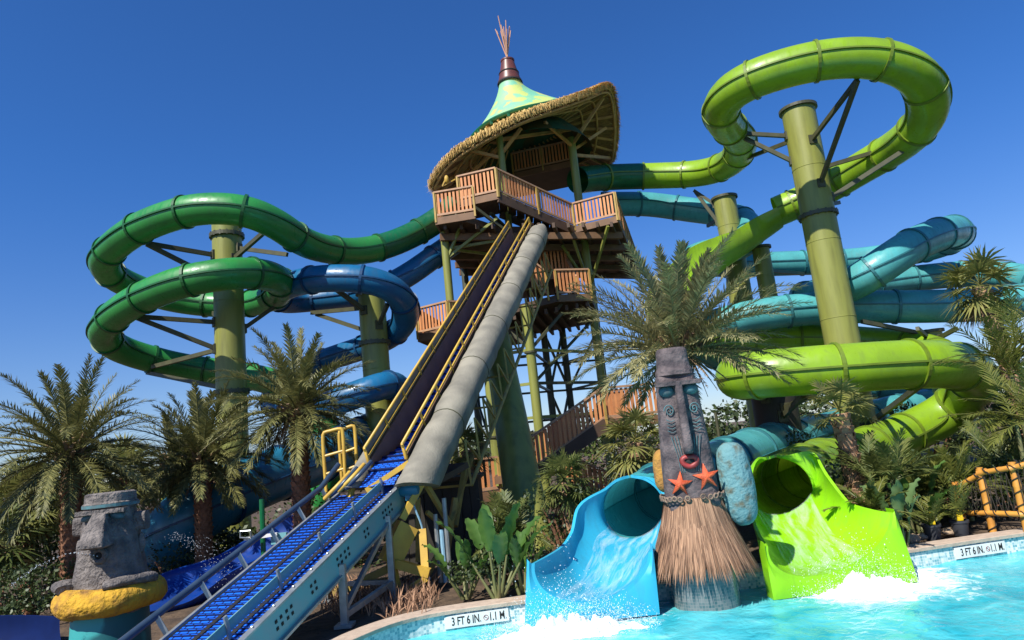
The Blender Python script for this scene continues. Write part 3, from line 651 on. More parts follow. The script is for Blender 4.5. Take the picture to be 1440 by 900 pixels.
def brace(a, za, b_, zb, w=.1, m='olived'):
    mb = MB(); mb.beam(V((a.x, a.y, za)), V((b_.x, b_.y, zb)), w, w); mb.build('brace', M[m], tw)
for z in (1.9, 3.5, 4.9, 6.3):
    brace(F1, z, F2, z, .12, 'olive' if z in (3.5, 6.3) else 'olived'); brace(F3, z, F1, z, .12, 'olive'); brace(B1, z, B2, z); brace(F1, z, B1, z); brace(F2, z, B2, z); brace(B2, z, B3, z); brace(B0, z, B1, z)
for z in (1.9, 4.9):
    brace(B1, z, B2, z+3); brace(B2, z, B1, z+3); brace(F2, z, B3, z+3); brace(F1, z, F2, z+3); brace(B2, z, B3, z+3); brace(F3, z, B0, z+3)
g0 = P(637,342,28); mb = MB()
for q in ((700,306,27.9), (702,338,28.5), (690,358,30), (655,300,27.6)): mb = MB(); mb.beam(P(630,350 if q[1] > 310 else 362,28), P(*q), .11, .11); mb.build('brace', M['olive'], tw)
for q in ((855,318,29.2), (790,345,31), (800,318,29.4)): mb = MB(); mb.beam(V((F2.x, F2.y, 9.4)), P(*q), .11, .11); mb.build('brace', M['olive'], tw)
for a, b_ in (((668,292,27.5), (712,325,28.2)), ((690,300,28), (722,330,30)), ((752,435,28.4), (735,470,28.3)), ((640,300,29), (690,335,33)), ((780,440,29), (815,395,29))):
    mb = MB(); mb.beam(P(*a), P(*b_), .12, .12); mb.build('brace', M['olived'], tw)
mb = MB(); mb.beam(V((F1.x, F1.y, 6.3)), P(700,452,28.4), .12); mb.beam(V((F1.x, F1.y, 6.3)), P(790,440,29), .12); mb.build('brace', M['olived'], tw)
# roof
eave = cr([P(*q) for q in ((608,266,30),(616,246,29.3),(633,224,28.8),(656,207,28.5),(693,187,28.4),(731,168,28.5),(769,154,28.8),(807,141,29.3),(835,131,29.8),(857,124,30.7),(864,150,32),(866,185,33.6),(861,224,35.8),(845,236,37.2),(800,250,37.8),(740,270,37.4),(680,280,35.6),(635,280,32.8))], .22, 4, closed=True)
n = len(eave); cx = P(738,187,32.2)
inner = []
for i, p in enumerate(eave):
    d = p-cx; d.z = 0; d.normalize(); inner.append(V((cx.x, cx.y, cx.z))+d*1.9+V((0, 0, .25*d.x+.15*d.y)))
def roofrow(f, dz=0, ex=1.25): return [e.lerp(i_, f)+V((0, 0, dz+(i_.z-e.z)*(f**ex-f))) for e, i_ in zip(eave, inner)]
mb = MB(); mb.loft([roofrow(k/8, .34) for k in range(9)], cu=True); mb.loft([roofrow(0, .34), [p+(p-cx).normalized()*.12 for p in roofrow(0, .17)], roofrow(0, -.04)], cu=True)
rf = mb.build('thatched_roof', M['thatch'], tw, smooth=True)
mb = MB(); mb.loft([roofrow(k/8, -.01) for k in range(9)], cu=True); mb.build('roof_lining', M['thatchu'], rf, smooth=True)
mb = MB()
for i in range(2600):
    f = random.random()*n; k = int(f); e = eave[k].lerp(eave[(k+1) % n], f-k); i_ = inner[k]; d = (e-i_); d.z *= .5; d.normalize()
    s_ = e+V((0, 0, random.uniform(-.02, .32)))-d*random.uniform(.05, .4); tip = s_+d*random.uniform(.25, .55)+V((random.uniform(-.08, .08), random.uniform(-.08, .08), -random.uniform(.02, .3)))
    t = (tip-s_).cross(V((random.random()-.5, random.random()-.5, 1))).normalized()*.018
    mb.add([s_-t, s_+t, tip], [(0, 1, 2)])
for i in range(4200):
    f = random.random()*n; k = int(f); e = eave[k].lerp(eave[(k+1) % n], f-k); d = e-cx; d.z = 0; d.normalize(); sdn = V((-d.y, d.x, 0))
    s_ = e+d*random.uniform(-.25, .12)+V((0, 0, random.uniform(.18, .38))); tip = e+d*random.uniform(.1, .24)+sdn*random.uniform(-.14, .14)+V((0, 0, random.uniform(-.16, .12))); m_ = s_.lerp(tip, .45)+d*random.uniform(.05, .13)+V((0, 0, .06))
    t = sdn*random.uniform(.012, .03); mb.add([s_-t, s_+t, m_+t, m_-t, tip], [(0, 1, 2, 3), (3, 2, 4)])
mb.build('thatch_fringe', M['thatch'], rf)
mb = MB()
for k in range(0, n, 4):
    if k > n-3: break
    e, i_ = eave[k], inner[k]; rows = [roofrow(f/4, -.08)[k] for f in range(5)]; mb = MB()
    for a, b_ in zip(rows, rows[1:]): mb.beam(a, b_, .08, .12)
    mb.build('rafter', M['rafter'], rf)
for f in (.03, .35, .62):
    mb = MB(); rr = roofrow(f, -.17); mb.tube(rr+[rr[0]], .055, 6, False); mb.build('purlin', M['rafter'], rf)
for a, b_ in (((804,205,31.5), (848,138,31)), ((806,218,31.5), (858,222,35.4)), ((804,205,31.5), (766,172,29.6)), ((805,212,31.5), (852,180,33)), ((704,222,29.5), (662,212,29.2)), ((704,218,29.5), (733,180,29.3)), ((706,196,29.6), (803,182,31.4)), ((650,255,30.6), (704,205,29.6))):
    mb = MB(); mb.beam(P(*a), P(*b_), .12, .14); mb.build('roof_brace', M['rafter'], rf)
# inner canopy
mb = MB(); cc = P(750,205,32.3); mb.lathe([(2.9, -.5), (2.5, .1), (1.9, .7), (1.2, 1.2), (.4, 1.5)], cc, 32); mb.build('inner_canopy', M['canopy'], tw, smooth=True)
# cone
rim = cr([P(*q) for q in ((661,196,32.2),(680,176,31),(705,162,30.2),(735,152,30),(765,146,30.5),(793,140,31.8),(800,150,33.4),(780,165,35),(740,178,35.2),(695,190,34.2),(668,199,33.2))], .2, 4, closed=True)
ctop = P(717,116,32.2); nr = len(rim); rows = []
for k in range(13):
    f = k/12; row = []
    for p in rim:
        d = V((p.x-ctop.x, p.y-ctop.y, 0)); rr = d.length; d.normalize(); rk = .56+(rr-.56)*((1-f)**1.6)
        q = V((ctop.x, ctop.y, 0))+d*rk; q.z = p.z+(ctop.z-p.z)*f; row.append(q)
    rows.append(row)
mb = MB(); mb.loft(rows, cu=True); cone = mb.build('painted_cone', M['cone'], tw, smooth=True)
mb = MB(); mb.tube(rim+[rim[0]], .1, 8, False)
for i in range(0, nr, 5): mb.box(rim[i]-V((0, 0, .12)), (.14, .14, .18))
mb.build('cone_rim', M['dgreen'], cone, smooth=False)
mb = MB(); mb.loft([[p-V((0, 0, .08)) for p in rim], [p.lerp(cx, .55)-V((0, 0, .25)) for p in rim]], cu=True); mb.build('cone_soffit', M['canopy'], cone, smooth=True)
for i in range(0, nr, 4):
    mb = MB(); mb.beam(rim[i]-V((0, 0, .12)), rim[i].lerp(cx, .5)-V((0, 0, .3)), .09, .12); mb.build('cone_rafter', M['rafter'], cone)
ctp = P(708,78,32.2); ax = (ctp-ctop)
mb = MB(); mb.lathe([(.62, -.05), (.62, .1), (.58, .1), (.50, .5), (.50, .58), (.47, .58), (.33, 1.22), (.36, 1.22), (.36, 1.3), (.3, 1.32)], ctop-V((0, 0, .06)), 28); mb.build('collar', M['collar'], tw, smooth=True, autos=30)
mb = MB(); mb.lathe([(.64, -.07), (.66, -.02), (.64, .04)], ctop-V((0, 0, .06)), 28); mb.lathe([(.51, .5), (.53, .54), (.51, .58)], ctop-V((0, 0, .06)), 28); mb.build('collar_band', M['blackm'], tw)
cb = ctop+V((0, 0, 1.15))
for k in range(13):
    a = 2*math.pi*k/13+.3; rb = .24; L_ = random.uniform(1.6, 2.5); spread = random.uniform(.12, .55)
    p = cb+V((math.cos(a)*rb*-.3, math.sin(a)*rb*-.3, -.05)); q = cb+V((math.cos(a)*spread, math.sin(a)*spread, L_))
    mb = MB(); mb.tube([p, q], [.034, .024], 6); mb.build('roof_pole', M['pole'], tw)
# small lamp on the tower rail
mb = MB(); mb.blob(P(628,252,27.6), (.1, .1, .18)); mb.beam(P(622,262,27.6), P(628,248,27.6), .05); mb.beam(P(622,262,27.6), P(640,252,27.8), .05); mb.build('lamp', M['yellow'], tw)
# ------------------------------------------------------------------ lower stairway
st = thing('timber_stairway', P(880, 640, 24)*1, 'timber stairway zigzagging up to the tower behind the stone totem', 'stairway'); st.location.z = 0
lz0 = P(852,590,23.6); lz1 = P(930,578,24.2); lz1.z = lz0.z
def deck2(pts, th=.25, m='fascia', parent=None):
    mb = MB(); n = len(pts); t_ = [V(p) for p in pts]; b_ = [p-V((0, 0, th)) for p in t_]
    mb.add(t_, [tuple(range(n))]); mb.add(b_, [tuple(reversed(range(n)))])
    for i in range(n): mb.quad(b_[i], b_[(i+1) % n], t_[(i+1) % n], t_[i])
    return mb.build('landing', M[m], parent or st)
deck2([lz0, lz1, lz1+V((0, 1.8, 0)), lz0+V((0, 1.8, 0))]); railing(lz0, lz1, parent=st); railing(lz0+V((0, 1.8, 0)), lz1+V((0, 1.8, 0)), parent=st)
def flight(p, q, w=1.5, parent=st, n=12):
    railing(p, q, parent=parent, fascia=0); railing(p+V((0, w, 0)), q+V((0, w, 0)), parent=parent, fascia=0)
    mb = MB(); mb.beam(p-V((0, 0, .15)), q-V((0, 0, .15)), .1, .42); mb.beam(p+V((0, w, -.15)), q+V((0, w, -.15)), .1, .42)
    for i in range(n): mb.box(p.lerp(q, (i+.5)/n)+V((0, w/2, -.05)), (.3, w, .05))
    mb.build('stair_flight', M['deck'], parent)
f0 = P(746,665,23); flight(f0, lz0)
f2 = P(870,712,25); flight(P(795,680,24.8), f2, n=8)
l4 = P(672,693,23); l5 = P(704,688,23.2); l5.z = l4.z; deck2([l4, l5, l5+V((.2, 1.6, 0)), l4+V((0, 1.6, 0))]); railing(l4, l5, parent=st)
deck2([f0+V((-1.2, 0, 0)), f0, f0+V((0, 1.6, 0)), f0+V((-1.2, 1.6, 0))])
for q in ((690,720,23.4), (855,640,24.4), (915,640,24.6), (760,720,23.6), (820,700,25)):
    p = P(*q); mb = MB(); mb.box((p.x, p.y, (p.z+.0)/2), (.18, .18, max(.3, p.z+1.2))); mb.build('leg', M['olive'], st)
# ------------------------------------------------------------------ conveyors
cv = thing('lower_conveyor', G(430, 860, 0), 'wide bright blue belt conveyor with teal side panel at the pool edge', 'conveyor')
a0 = (P(238,896,9.7)+P(343,896,9.35))/2; a1 = (P(479,700,14.2)+P(549,688,13.85))/2
ax_ = (a1-a0).normalized(); a0 = a0-ax_*2.2; L_ = (a1-a0).length
sv = ax_.cross(V((0, 0, 1))).normalized(); nv = sv.cross(ax_)
def cpt(s_, x, h): return a0+ax_*s_+sv*(x*1.14+.05)+nv*h
mb = MB(); rows = []; uvs = []
for i in range(41):
    s_ = L_*i/40; rows.append([cpt(s_, x, 0) for x in (-.55, .55)]); uvs.append([(-.55, s_), (.55, s_)])
mb.loft(rows, uv=uvs)
rows = [[cpt(L_, x, 0) for x in (-.55, .55)]]+[[cpt(L_+.12*math.sin(t), x, -.12+.12*math.cos(t)) for x in (-.55, .55)] for t in (R(30), R(60), R(90), R(130))]
mb.loft(rows, uv=[[(-.55, L_+.04*i), (.55, L_+.04*i)] for i in range(5)]); belt = mb.build('belt', M['belt'], cv, smooth=False)
for x in (-.16, .28):
    mb = MB(); mb.beam(cpt(0, x, .004), cpt(L_, x, .004), .075, .02, nv); mb.build('belt_strip', M['blackm'], belt)
    mb = MB()
mb = MB(); s_ = 0
while s_ < L_:
    mb.beam(cpt(s_, -.53, .006), cpt(s_, .53, .006), .018, .02, nv); s_ += .124
mb.build('belt_cleats', M['belt'], belt)
q0, q1 = P(543,656,14.5), P(582,650,14.15); e0, e1 = cpt(L_-.02, .02, .01), cpt(L_-.02, .55, .01)
mb = MB(); mb.loft([[e0.lerp(q0, f)+V((0, 0, .12*math.sin(math.pi*f)*-1)), e1.lerp(q1, f)+V((0, 0, .12*math.sin(math.pi*f)*-1))] for f in [k/10 for k in range(11)]], uv=[[(0, k*.09), (.55, k*.09)] for k in range(11)]); mb.build('belt_ramp', M['belt'], cv)
mb = MB(); mb.beam(e1+sv*.04, q1+sv*.04, .05, .25, nv); mb.build('ramp_side', M['steel'], cv)
# side panels
mb = MB(); mb.beam(cpt(0, .60, -.13), cpt(L_+.1, .60, -.13), .05, .42, nv); pn = mb.build('side_panel', M['tealp'], cv)
mb = MB(); mb.beam(cpt(0, .61, .09), cpt(L_+.1, .61, .09), .10, .03, nv); mb.beam(cpt(0, .62, -.36), cpt(L_+.1, .62, -.36), .12, .04, nv); mb.build('panel_edge', M['steel'], pn)
random.seed(11)
s_ = 1.6
while s_ < L_-.6:
    k = random.choice((1, 2))
    for q in range(k):
        for dx in (-.06, .06):
            for dz in (-.05, .05):
                mb = MB(); mb.beam(cpt(s_+q*.26+dx-.025, .6275, -.13+dz), cpt(s_+q*.26+dx+.025, .6275, -.13+dz), .006, .045, nv); mb.build('slot', M['blackm'], pn)
    s_ += random.uniform(.75, 1.15)
mb = MB(); mb.beam(cpt(0, -.60, -.13), cpt(L_+.1, -.60, -.13), .05, .34, nv); pl = mb.build('side_panel', M['steel'], cv)
mb = MB(); mb.tube([cpt(0, -.78, .26), cpt(L_*.97, -.78, .26), cpt(L_+.5, -.7, .5)], .055, 10); gp = mb.build('guard_pipe', M['bluep'], cv, smooth=True)
for i in range(8):
    s_ = .5+(L_-.7)*i/7; mb = MB(); mb.beam(cpt(s_, -.66, -.05), cpt(s_, -.76, .25), .035, .07); mb.build('pipe_bracket', M['steel'], gp)
mb = MB(); mb.beam(cpt(0, .33, .17), cpt(L_, .33, .17), .02, .15, nv); gd = mb.build('lane_guard', M['guard'], cv)
for i in range(6):
    s_ = .9+(L_-1.0)*i/5; mb = MB(); mb.beam(cpt(s_, .345, .01), cpt(s_, .345, .33), .03, .06); mb.build('guard_bracket', M['steel'], gd)
s_ = .2
while s_ < L_: mb = MB(); mb.blob(cpt(s_, .6, .12), (.022, .022, .015), 6, 4); mb.build('bolt', M['steel'], pn); s_ += .5
for s_, x in ((L_-.75, .64), (L_-2.6, .64), (L_-.7, -.6), (L_-2.6, -.6)):
    t = cpt(s_, x, -.2); mb = MB(); mb.beam((t.x, t.y, -.1), t, .11, .11); mb.box((t.x, t.y, -.03), (.28, .28, .05)); mb.build('leg', M['steel'], cv)
mb = MB(); t1 = cpt(L_-.75, .64, -.3); t2 = cpt(L_-2.6, .64, -.3)
mb.beam((t1.x, t1.y, .25), (t2.x, t2.y, .12), .09); mb.beam(t1, (t2.x, t2.y, .2), .07); mb.beam((t1.x, t1.y, .25), (t1.x-.9, t1.y+.3, .25), .08); mb.build('cross_brace', M['steel'], cv)
mp = cpt(L_+.05, .78, -.02); mb = MB(); mb.lathe([(0, -.2), (.11, -.2), (.13, -.16), (.13, .12), (.1, .2), (0, .22)], mp, 18, sv); mb.box(mp+sv*.02-nv*.15, (.24, .2, .12)); mb.build('drive_motor', M['motor'], cv, smooth=True, autos=30)
mb = MB(); mb.tube(cr([mp-nv*.1, mp+V((.08, -.05, -.35)), mp+V((.2, 0, -.8)), mp+V((.14, .1, -1.3)), V((mp.x+.25, mp.y+.1, .1))], .08, 1), .02, 6); mb.build('hose', M['hose'], cv)
# upper conveyor
cu = thing('upper_conveyor', G(610, 830, 0), 'steep raft conveyor in grey rock casing climbing to the tower', 'conveyor')
b0 = (P(512,668,14.3)+P(572,655,14.1))/2; b1 = P(733,322,26.8)
ax2 = (b1-b0).normalized(); L2 = (b1-b0).length; sv2 = ax2.cross(V((0, 0, 1))).normalized(); nv2 = sv2.cross(ax2)
def dpt(s_, x, h): return b0+ax2*s_+sv2*x+nv2*h
HW = .38
def BD(s_): f = min(1, max(0, s_/1.7)); return -.45*f*f*(3-2*f)
mb = MB(); rows = []; uvs = []
for i in range(41):
    s_ = -.5+(L2+.5)*i/40; rows.append([dpt(s_, x, BD(s_)) for x in (-HW, HW)]); uvs.append([(-HW, s_), (HW, s_)])
mb.loft(rows, uv=uvs); ub = mb.build('belt', M['belt'], cu)
mb = MB(); s_ = 0
while s_ < L2:
    mb.beam(dpt(s_, -HW, BD(s_)+.02), dpt(s_, HW, BD(s_)+.02), .03, .05, nv2); s_ += .34
mb.build('belt_cleats', M['belt'], ub)
for sg, rad, x0 in ((1, .40, HW+.40), (-1, .22, -HW-.26)):
    mb = MB(); rows = []; m_ = 20; K = 60
    for i in range(K+1):
        s_ = s0_ = -.35+(L2+.5)*i/K; row = []
        taper = 1 if i < K-3 else (1-(i-K+3)*.16)
        for j in range(m_):
            a = 2*math.pi*j/m_; s_ = s0_-math.sin(a)*rad*1.1*max(0, 1-i/6); p = dpt(s_, x0+math.cos(a)*rad*taper, -.12+math.sin(a)*rad*taper*1.05-(.08 if sg > 0 else 0))
            k = .03*noise.noise(p*1.1)+.025*noise.noise(p*3)
            if sg > 0: k -= .02 if i % 15 == 7 else 0
            p = p+(sv2*math.cos(a)+nv2*math.sin(a))*k; row.append(p)
        rows.append(row)
    mb.loft(rows, cu=True); mb.cap(rows[-1]); mb.cap(rows[0], True); rc = mb.build('rock_casing', M['casing'], cu, smooth=True, autos=60)
    for q in range(8, K-4, 9):
        mb = MB(); mb.tube(rows[q]+[rows[q][0]], .014, 5, False); mb.build('casing_joint', M['olived'], rc)
mb = MB(); mb.beam(dpt(.6, 0, -.75), dpt(L2, 0, -.75), .9, .2, nv2); mb.build('belt_frame', M['deck'], cu)
for sg in (1, -1):
    mb = MB(); mb.beam(dpt(.25, sg*(HW+.035), -.37), dpt(L2, sg*(HW+.035), -.37), .06, 1.0, nv2); mb.build('channel_wall', M['fascia'], cu)
for sg in (1, -1):
    x = sg*(HW+.05); mb = MB(); mb.tube([dpt(.2, x, .1), dpt(.25, x, .42), dpt(L2-.05, x, .42), dpt(L2, x, .1)], .035, 8); mb.tube([dpt(.25, x, .2), dpt(L2-.05, x, .2)], .028, 8)
    hr = mb.build('handrail', M['yellow'], cu, smooth=True)
    if sg < 0:
        mb = MB(); mb.beam(dpt(.3, x-.045, .2), dpt(L2-.1, x-.045, .2), .03, .34, nv2); mb.build('kick_board', M['casing'], hr)
    k = int(L2/1.15)
    for i in range(k+1):
        s_ = .25+(L2-.4)*i/k; mb = MB(); mb.tube([dpt(s_, x, -.1), dpt(s_, x, .42)], .03, 6); mb.build('rail_post', M['yellow'], hr)
# truss under casing
ch = lambda s_, x: dpt(s_, x, -1.45)
for x in (.25, 1.15):
    mb = MB(); mb.tube([ch(1.2, x), ch(L2-1.5, x)], .05, 8); mb.build('truss_chord', M['yellowd'], cu)
    k = 15
    for i in range(k):
        s_ = 1.2+(L2-2.7)*i/k; e = 1.2+(L2-2.7)*(i+1)/k; mid = (s_+e)/2
        mb = MB(); mb.beam(ch(s_, x), dpt(mid, x, -.55), .045); mb.beam(dpt(mid, x, -.55), ch(e, x), .045); mb.build('truss_web', M['yellowd'], cu)
for i in range(9):
    s_ = 1.2+(L2-2.7)*i/8; mb = MB(); mb.beam(ch(s_, .25), ch(s_, 1.15), .05); mb.build('truss_tie', M['yellowd'], cu)
# lower yellow base frame
def yb(a, b_, w=.14, m='yellow', h=None):
    mb = MB(); mb.beam(P(*a), P(*b_), w, h); return mb.build('base_frame', M[m], cu)
yb((573,738,13.7), (547,792,13.5), .26, 'yellow', .40); yb((597,672,13.9), (565,730,13.7), .13, 'yellow'); yb((556,792,13.45), (604,806,13.4), .16); yb((594,745,13.8), (598,805,13.5), .14); yb((550,790,13.5), (560,842,13.4), .14); yb((562,838,13.4), (600,812,13.4), .12)
yb((594,672,13.9), (635,742,14.6), .09, 'yellowd'); yb((635,742,14.6), (592,826,14.2), .1, 'yellowd'); yb((588,700,14.2), (588,790,14.2), .09, 'yellowd'); yb((600,720,14.2), (630,745,14.6), .08, 'yellowd')
yb((640,700,15), (625,800,14.8), .1, 'yellowd'); yb((655,650,16), (640,740,15), .1, 'yellowd'); yb((632,742,14.6), (665,640,16.5), .08, 'yellowd')
yb((575,650,14), (515,690,13.9), .1); yb((502,662,14.2), (492,700,14), .09); yb((470,835,13.6), (545,800,13.6), .14, 'yellowd'); yb((452,815,13.8), (462,850,13.7), .14, 'yellowd'); yb((545,815,14.2), (440,835,14), .1, 'yellowd')
mb = MB(); mb.beam(P(560,700,14.6), P(640,655,15.6), 1.0, .12); mb.build('base_plate', M['deck'], cu)
for i, (u, v) in enumerate(((478,690), (488,684), (498,679), (508,675))):
    mb = MB(); mb.tube(cr([P(u-22, v+12, 13.9), P(u-2, v-8, 13.9), P(u+14, v-26, 14.2)], .1, 0), .045, 8); mb.build('roller_arm', M['bluep'] if i % 2 else M['yellow'], cu, smooth=True)
# plywood base casing block behind, pipes
for i, (u, dx) in enumerate(((612, 0), (604, .0), (620, 0))):
    p = G(u, 845, .0)+V((0, 1.6, 0)); mb = MB(); mb.tube([p, p+V((0, 0, 1.0+.3*i))], .045, 8); o = mb.build('water_pipe', M['hose'] if i == 0 else M['steel'], cu)
# yellow hoop ladder
ld = thing('access_gate', P(470, 690, 15), 'yellow tubular hoop gate beside the conveyor head', 'gate')
for (u0, v0, u1, v1, Y) in ((459,692,486,684,15.0), (482,688,503,680,15.5)):
    h = 84; tl = lambda u, v: P(u, v, Y)
    pts = [tl(u0, v0), tl(u0-5, v0-h*.92), tl(u0, v0-h), tl(u1-8, v1-h+3), tl(u1-4, v1-h*.9), tl(u1, v1)]
    mb = MB(); mb.tube(cr(pts, .08, 1), .04, 8); hp = mb.build('hoop', M['yellow'], ld, smooth=True)
    for f in (.3, .6): mb = MB(); mb.tube([tl(u0-5*f, v0-h*f), tl(u1-4*f, v1-h*f)], .03, 8); mb.build('rung', M['yellow'], hp)
# plywood plant-room and scrub under conveyor
o = thing('pump_enclosure', P(625, 800, 17), 'dark timber pump enclosure under the steep conveyor', 'shed'); o.location.z = 0
p = P(625,800,16.6); mb = MB()
for i in range(9): mb.box((p.x-.9+i*.22, p.y+.02*(i % 2), .85), (.21, .05, 1.9))
mb.build('board_wall', M['darkcol'], o); mb = MB(); mb.box((p.x, p.y+.7, 1.85), (2.1, 1.6, .08)); mb.box((p.x, p.y+.75, .85), (1.9, 1.3, 1.9)); mb.build('enclosure_body', M['deck'], o)
# ------------------------------------------------------------------ totems
def rrect(w, d, n=28, pw=3.2):
    out = []
    for j in range(n):
        a = 2*math.pi*j/n; c, s_ = math.cos(a), math.sin(a)
        out.append((math.copysign(abs(c)**(2/pw), c)*w/2, math.copysign(abs(s_)**(2/pw), s_)*d/2))
    return out
def stonebody(mb, prof, org, M3, pw=3.2, amp=.012, n=40):
    rows = []
    for z, w, d, ox in prof:
        row = []
        for x, y in rrect(w, d, n, pw):
            p = V((x+ox, y, z)); k = 1+amp*noise.noise(p*5)+amp*.8*noise.noise(p*13); row.append(org+M3 @ V((ox+x*k, y*k, z)))
        rows.append(row)
    mb.loft(rows, cu=True); mb.cap(rows[-1]); mb.cap(rows[0], True); return mb
def dense(prof, k=5):
    out = []
    for a, b_ in zip(prof, prof[1:]):
        for i in range(k): out.append(tuple(x+(y-x)*i/k for x, y in zip(a, b_)))
    out.append(prof[-1]); return out
def placed(mb, org, M3): 
    mb.v = [org+M3 @ p for p in mb.v]; return mb
# tall totem
bp_ = P(996, 820, 11.35); org = V((bp_.x, bp_.y+.25, 0)); I3 = Matrix.Rotation(R(-6), 3, 'Z')
tt = thing('stone_totem', org+V((0, 0, -.3)), 'tall purple grey carved stone totem in a straw skirt between the two chutes', 'statue')
mb = MB(); stonebody(mb, dense([(-.5, .90, .8, 0), (1.2, .88, .74, .0), (2.2, .80, .66, 0), (3.05, .68, .58, -.0), (3.35, .64, .54, 0), (3.42, .54, .46, 0)], 7), org, I3); mb.build('body', M['stonep'], tt, smooth=True)
mb = MB(); stonebody(mb, dense([(3.33, .58, .56, 0), (3.36, .63, .66, 0), (3.44, .61, .64, 0), (3.5, .55, .55, 0), (3.78, .51, .5, 0), (3.82, .46, .44, 0)], 3), org, I3, pw=2.5); mb.build('hat', M['stonep'], tt, smooth=True, autos=50)
ft = lambda z: -(.36-.055*(z-1.2)/2)   # front face y
for sg in (-1, 1):
    mb = MB(); mb.blob((sg*.19, ft(3.1)+.07, 3.10), (.135, .12, .10)); placed(mb, org, I3); ey = mb.build('eye', M['teye'], tt, smooth=True)
    mb = MB(); mb.box((sg*.2, ft(3.1)-.03, 3.21), (.33, .16, .07)); placed(mb, org, I3); mb.build('eye_lid', M['stonep'], ey)
    # cheek spiral and tears
    mb = MB(); sp = [V((sg*(.20)+.085*(1-t/13)*math.cos(t)*sg, ft(2.8)-.012, 2.78+.10*(1-t/13)*math.sin(t))) for t in [k*.35 for k in range(34)]]
    mb.tube(sp, .011, 5); 
    for q in range(4): mb.tube([V((sg*.14, ft(2.55)-.012, 2.62-.06*q)), V((sg*.20, ft(2.55)-.016, 2.60-.06*q)), V((sg*.27, ft(2.55)-.012, 2.64-.06*q))], .007, 5)
    placed(mb, org, I3); mb.build('cheek_carving', M['teye'], tt, smooth=True)
    mb = MB()
    for q in range(3): mb.tube([V((sg*(.13+.05*q), ft(2.35)-.01, 2.36)), V((sg*(.10+.035*q), ft(2.0)-.012, 2.05)), V((sg*(.09+.03*q), ft(1.8)-.008, 1.78))], .007, 5)
    placed(mb, org, I3); mb.build('painted_tears', M['teye'], tt)
mb = MB(); rows = []
for z, w, d in ((3.24, .12, .12), (2.9, .13, .16), (2.4, .145, .2), (2.2, .16, .23), (2.1, .155, .22), (2.07, .1, .1)):
    rows.append([V((x, ft(z)-d/2+.02+y, z)) for x, y in rrect(w, d+.04, 16)])
mb.loft(rows, cu=True); mb.cap(rows[-1]); placed(mb, org, I3); mb.build('nose', M['stonep'], tt, smooth=True)
mb = MB(); y0 = ft(1.96)-.02; rows = []
for k in range(24):
    a = 2*math.pi*k/24; c = V((.115*math.cos(a), 0, .075*math.sin(a)+.02*abs(math.cos(a)))); o_ = V((math.cos(a), 0, math.sin(a)))
    rows.append([V((0, y0, 1.94))+c+o_*(.045*math.cos(b_))+V((0, -.05*math.sin(b_)-.02, 0)) for b_ in [2*math.pi*j/10 for j in range(10)]])
mb.loft(rows, cu=True, cv=True); placed(mb, org, I3); mo = mb.build('mouth', M['red'], tt, smooth=True)
mb = MB(); mb.blob((0, y0, 1.94), (.11, .05, .07)); placed(mb, org, I3); mb.build('mouth_hole', M['blackm'], mo, smooth=True)
def starfish(cx_, cz, s_, rot):
    mb = MB(); y = ft(cz)-.02; ring = []
    for k in range(10):
        a = rot+math.pi*k/5; rr = s_*(1 if k % 2 == 0 else .36); ring.append(V((cx_+math.sin(a)*rr, y, cz+math.cos(a)*rr)))
    mid = [V((cx_, y, cz)).lerp(p, .55)+V((0, -.045, 0)) for p in ring]; c = V((cx_, y-.075, cz))
    mb.loft([ring, mid], cu=True); mb.add(mid+[c], [(i, (i+1) % 10, 10) for i in range(10)]); mb.loft([ring, [p+V((0, .03, 0)) for p in ring]], cu=True)
    placed(mb, org, I3); mb.build('starfish', M['orange'], tt, smooth=True)
starfish(-.20, 1.61, .205, .15); starfish(.225, 1.68, .22, -.1)
for k in range(30):
    mb = MB()
    a = 2*math.pi*k/30; bx, by = rrect(.99, .86, 30)[k]; c = V((bx, by, 1.38+.01*math.sin(k*2))); rows = []
    tg = V((-math.sin(a), math.cos(a), 0)); 
    for i in range(10):
        t = 2*math.pi*i/10; o_ = tg*math.cos(t)+V((0, 0, 1))*math.sin(t); nn_ = V((math.cos(a), math.sin(a), 0))
        rows.append([c+o_*(.036+.016*math.cos(s2))+nn_*(.02*math.sin(s2)) for s2 in (0, 1.57, 3.14, 4.71)])
    mb.loft(rows, cu=True, cv=True); placed(mb, org, I3); mb.build('belt_shell', M['ochrebelt'], tt, smooth=True)
random.seed(3); mb = MB()
for k in range(5200):
    a = random.uniform(0, 2*math.pi); a += .04*math.sin(a*23); ly = random.random(); top = V((.44*math.cos(a)*(1+.05*ly), .38*math.sin(a)*(1+.05*ly), 1.37-random.random()**2*.5*ly))
    f0_ = (1.37-top.z)/1.2; len_ = random.uniform(.55, 1.22); zb = max(.27-random.random()*.2, top.z-len_)
    f1_ = (1.37-zb)/1.2; ex = lambda f: .45+.40*max(0, f)**1.25
    a2 = a+random.gauss(0, .05); p0 = V((ex(f0_)*math.cos(a), ex(f0_)*.85*math.sin(a), top.z)); p1 = V((ex((f0_+f1_)/2)*math.cos((a+a2)/2), ex((f0_+f1_)/2)*.85*math.sin((a+a2)/2), (top.z+zb)/2))*1
    e1 = ex(f1_)*random.uniform(.93, 1.06); p2 = V((e1*math.cos(a2), e1*.85*math.sin(a2), zb))
    tg = V((-math.sin(a), math.cos(a), 0))*random.uniform(.009, .026); tg2 = tg+V((math.cos(a), math.sin(a), 0))*random.uniform(-.008, .008)
    mb.add([p0-tg, p0+tg2, p1+tg, p1-tg2, p2], [(0, 1, 2, 3), (3, 2, 4)])
placed(mb, org, I3); mb.build('straw_skirt', M['straw'], tt)
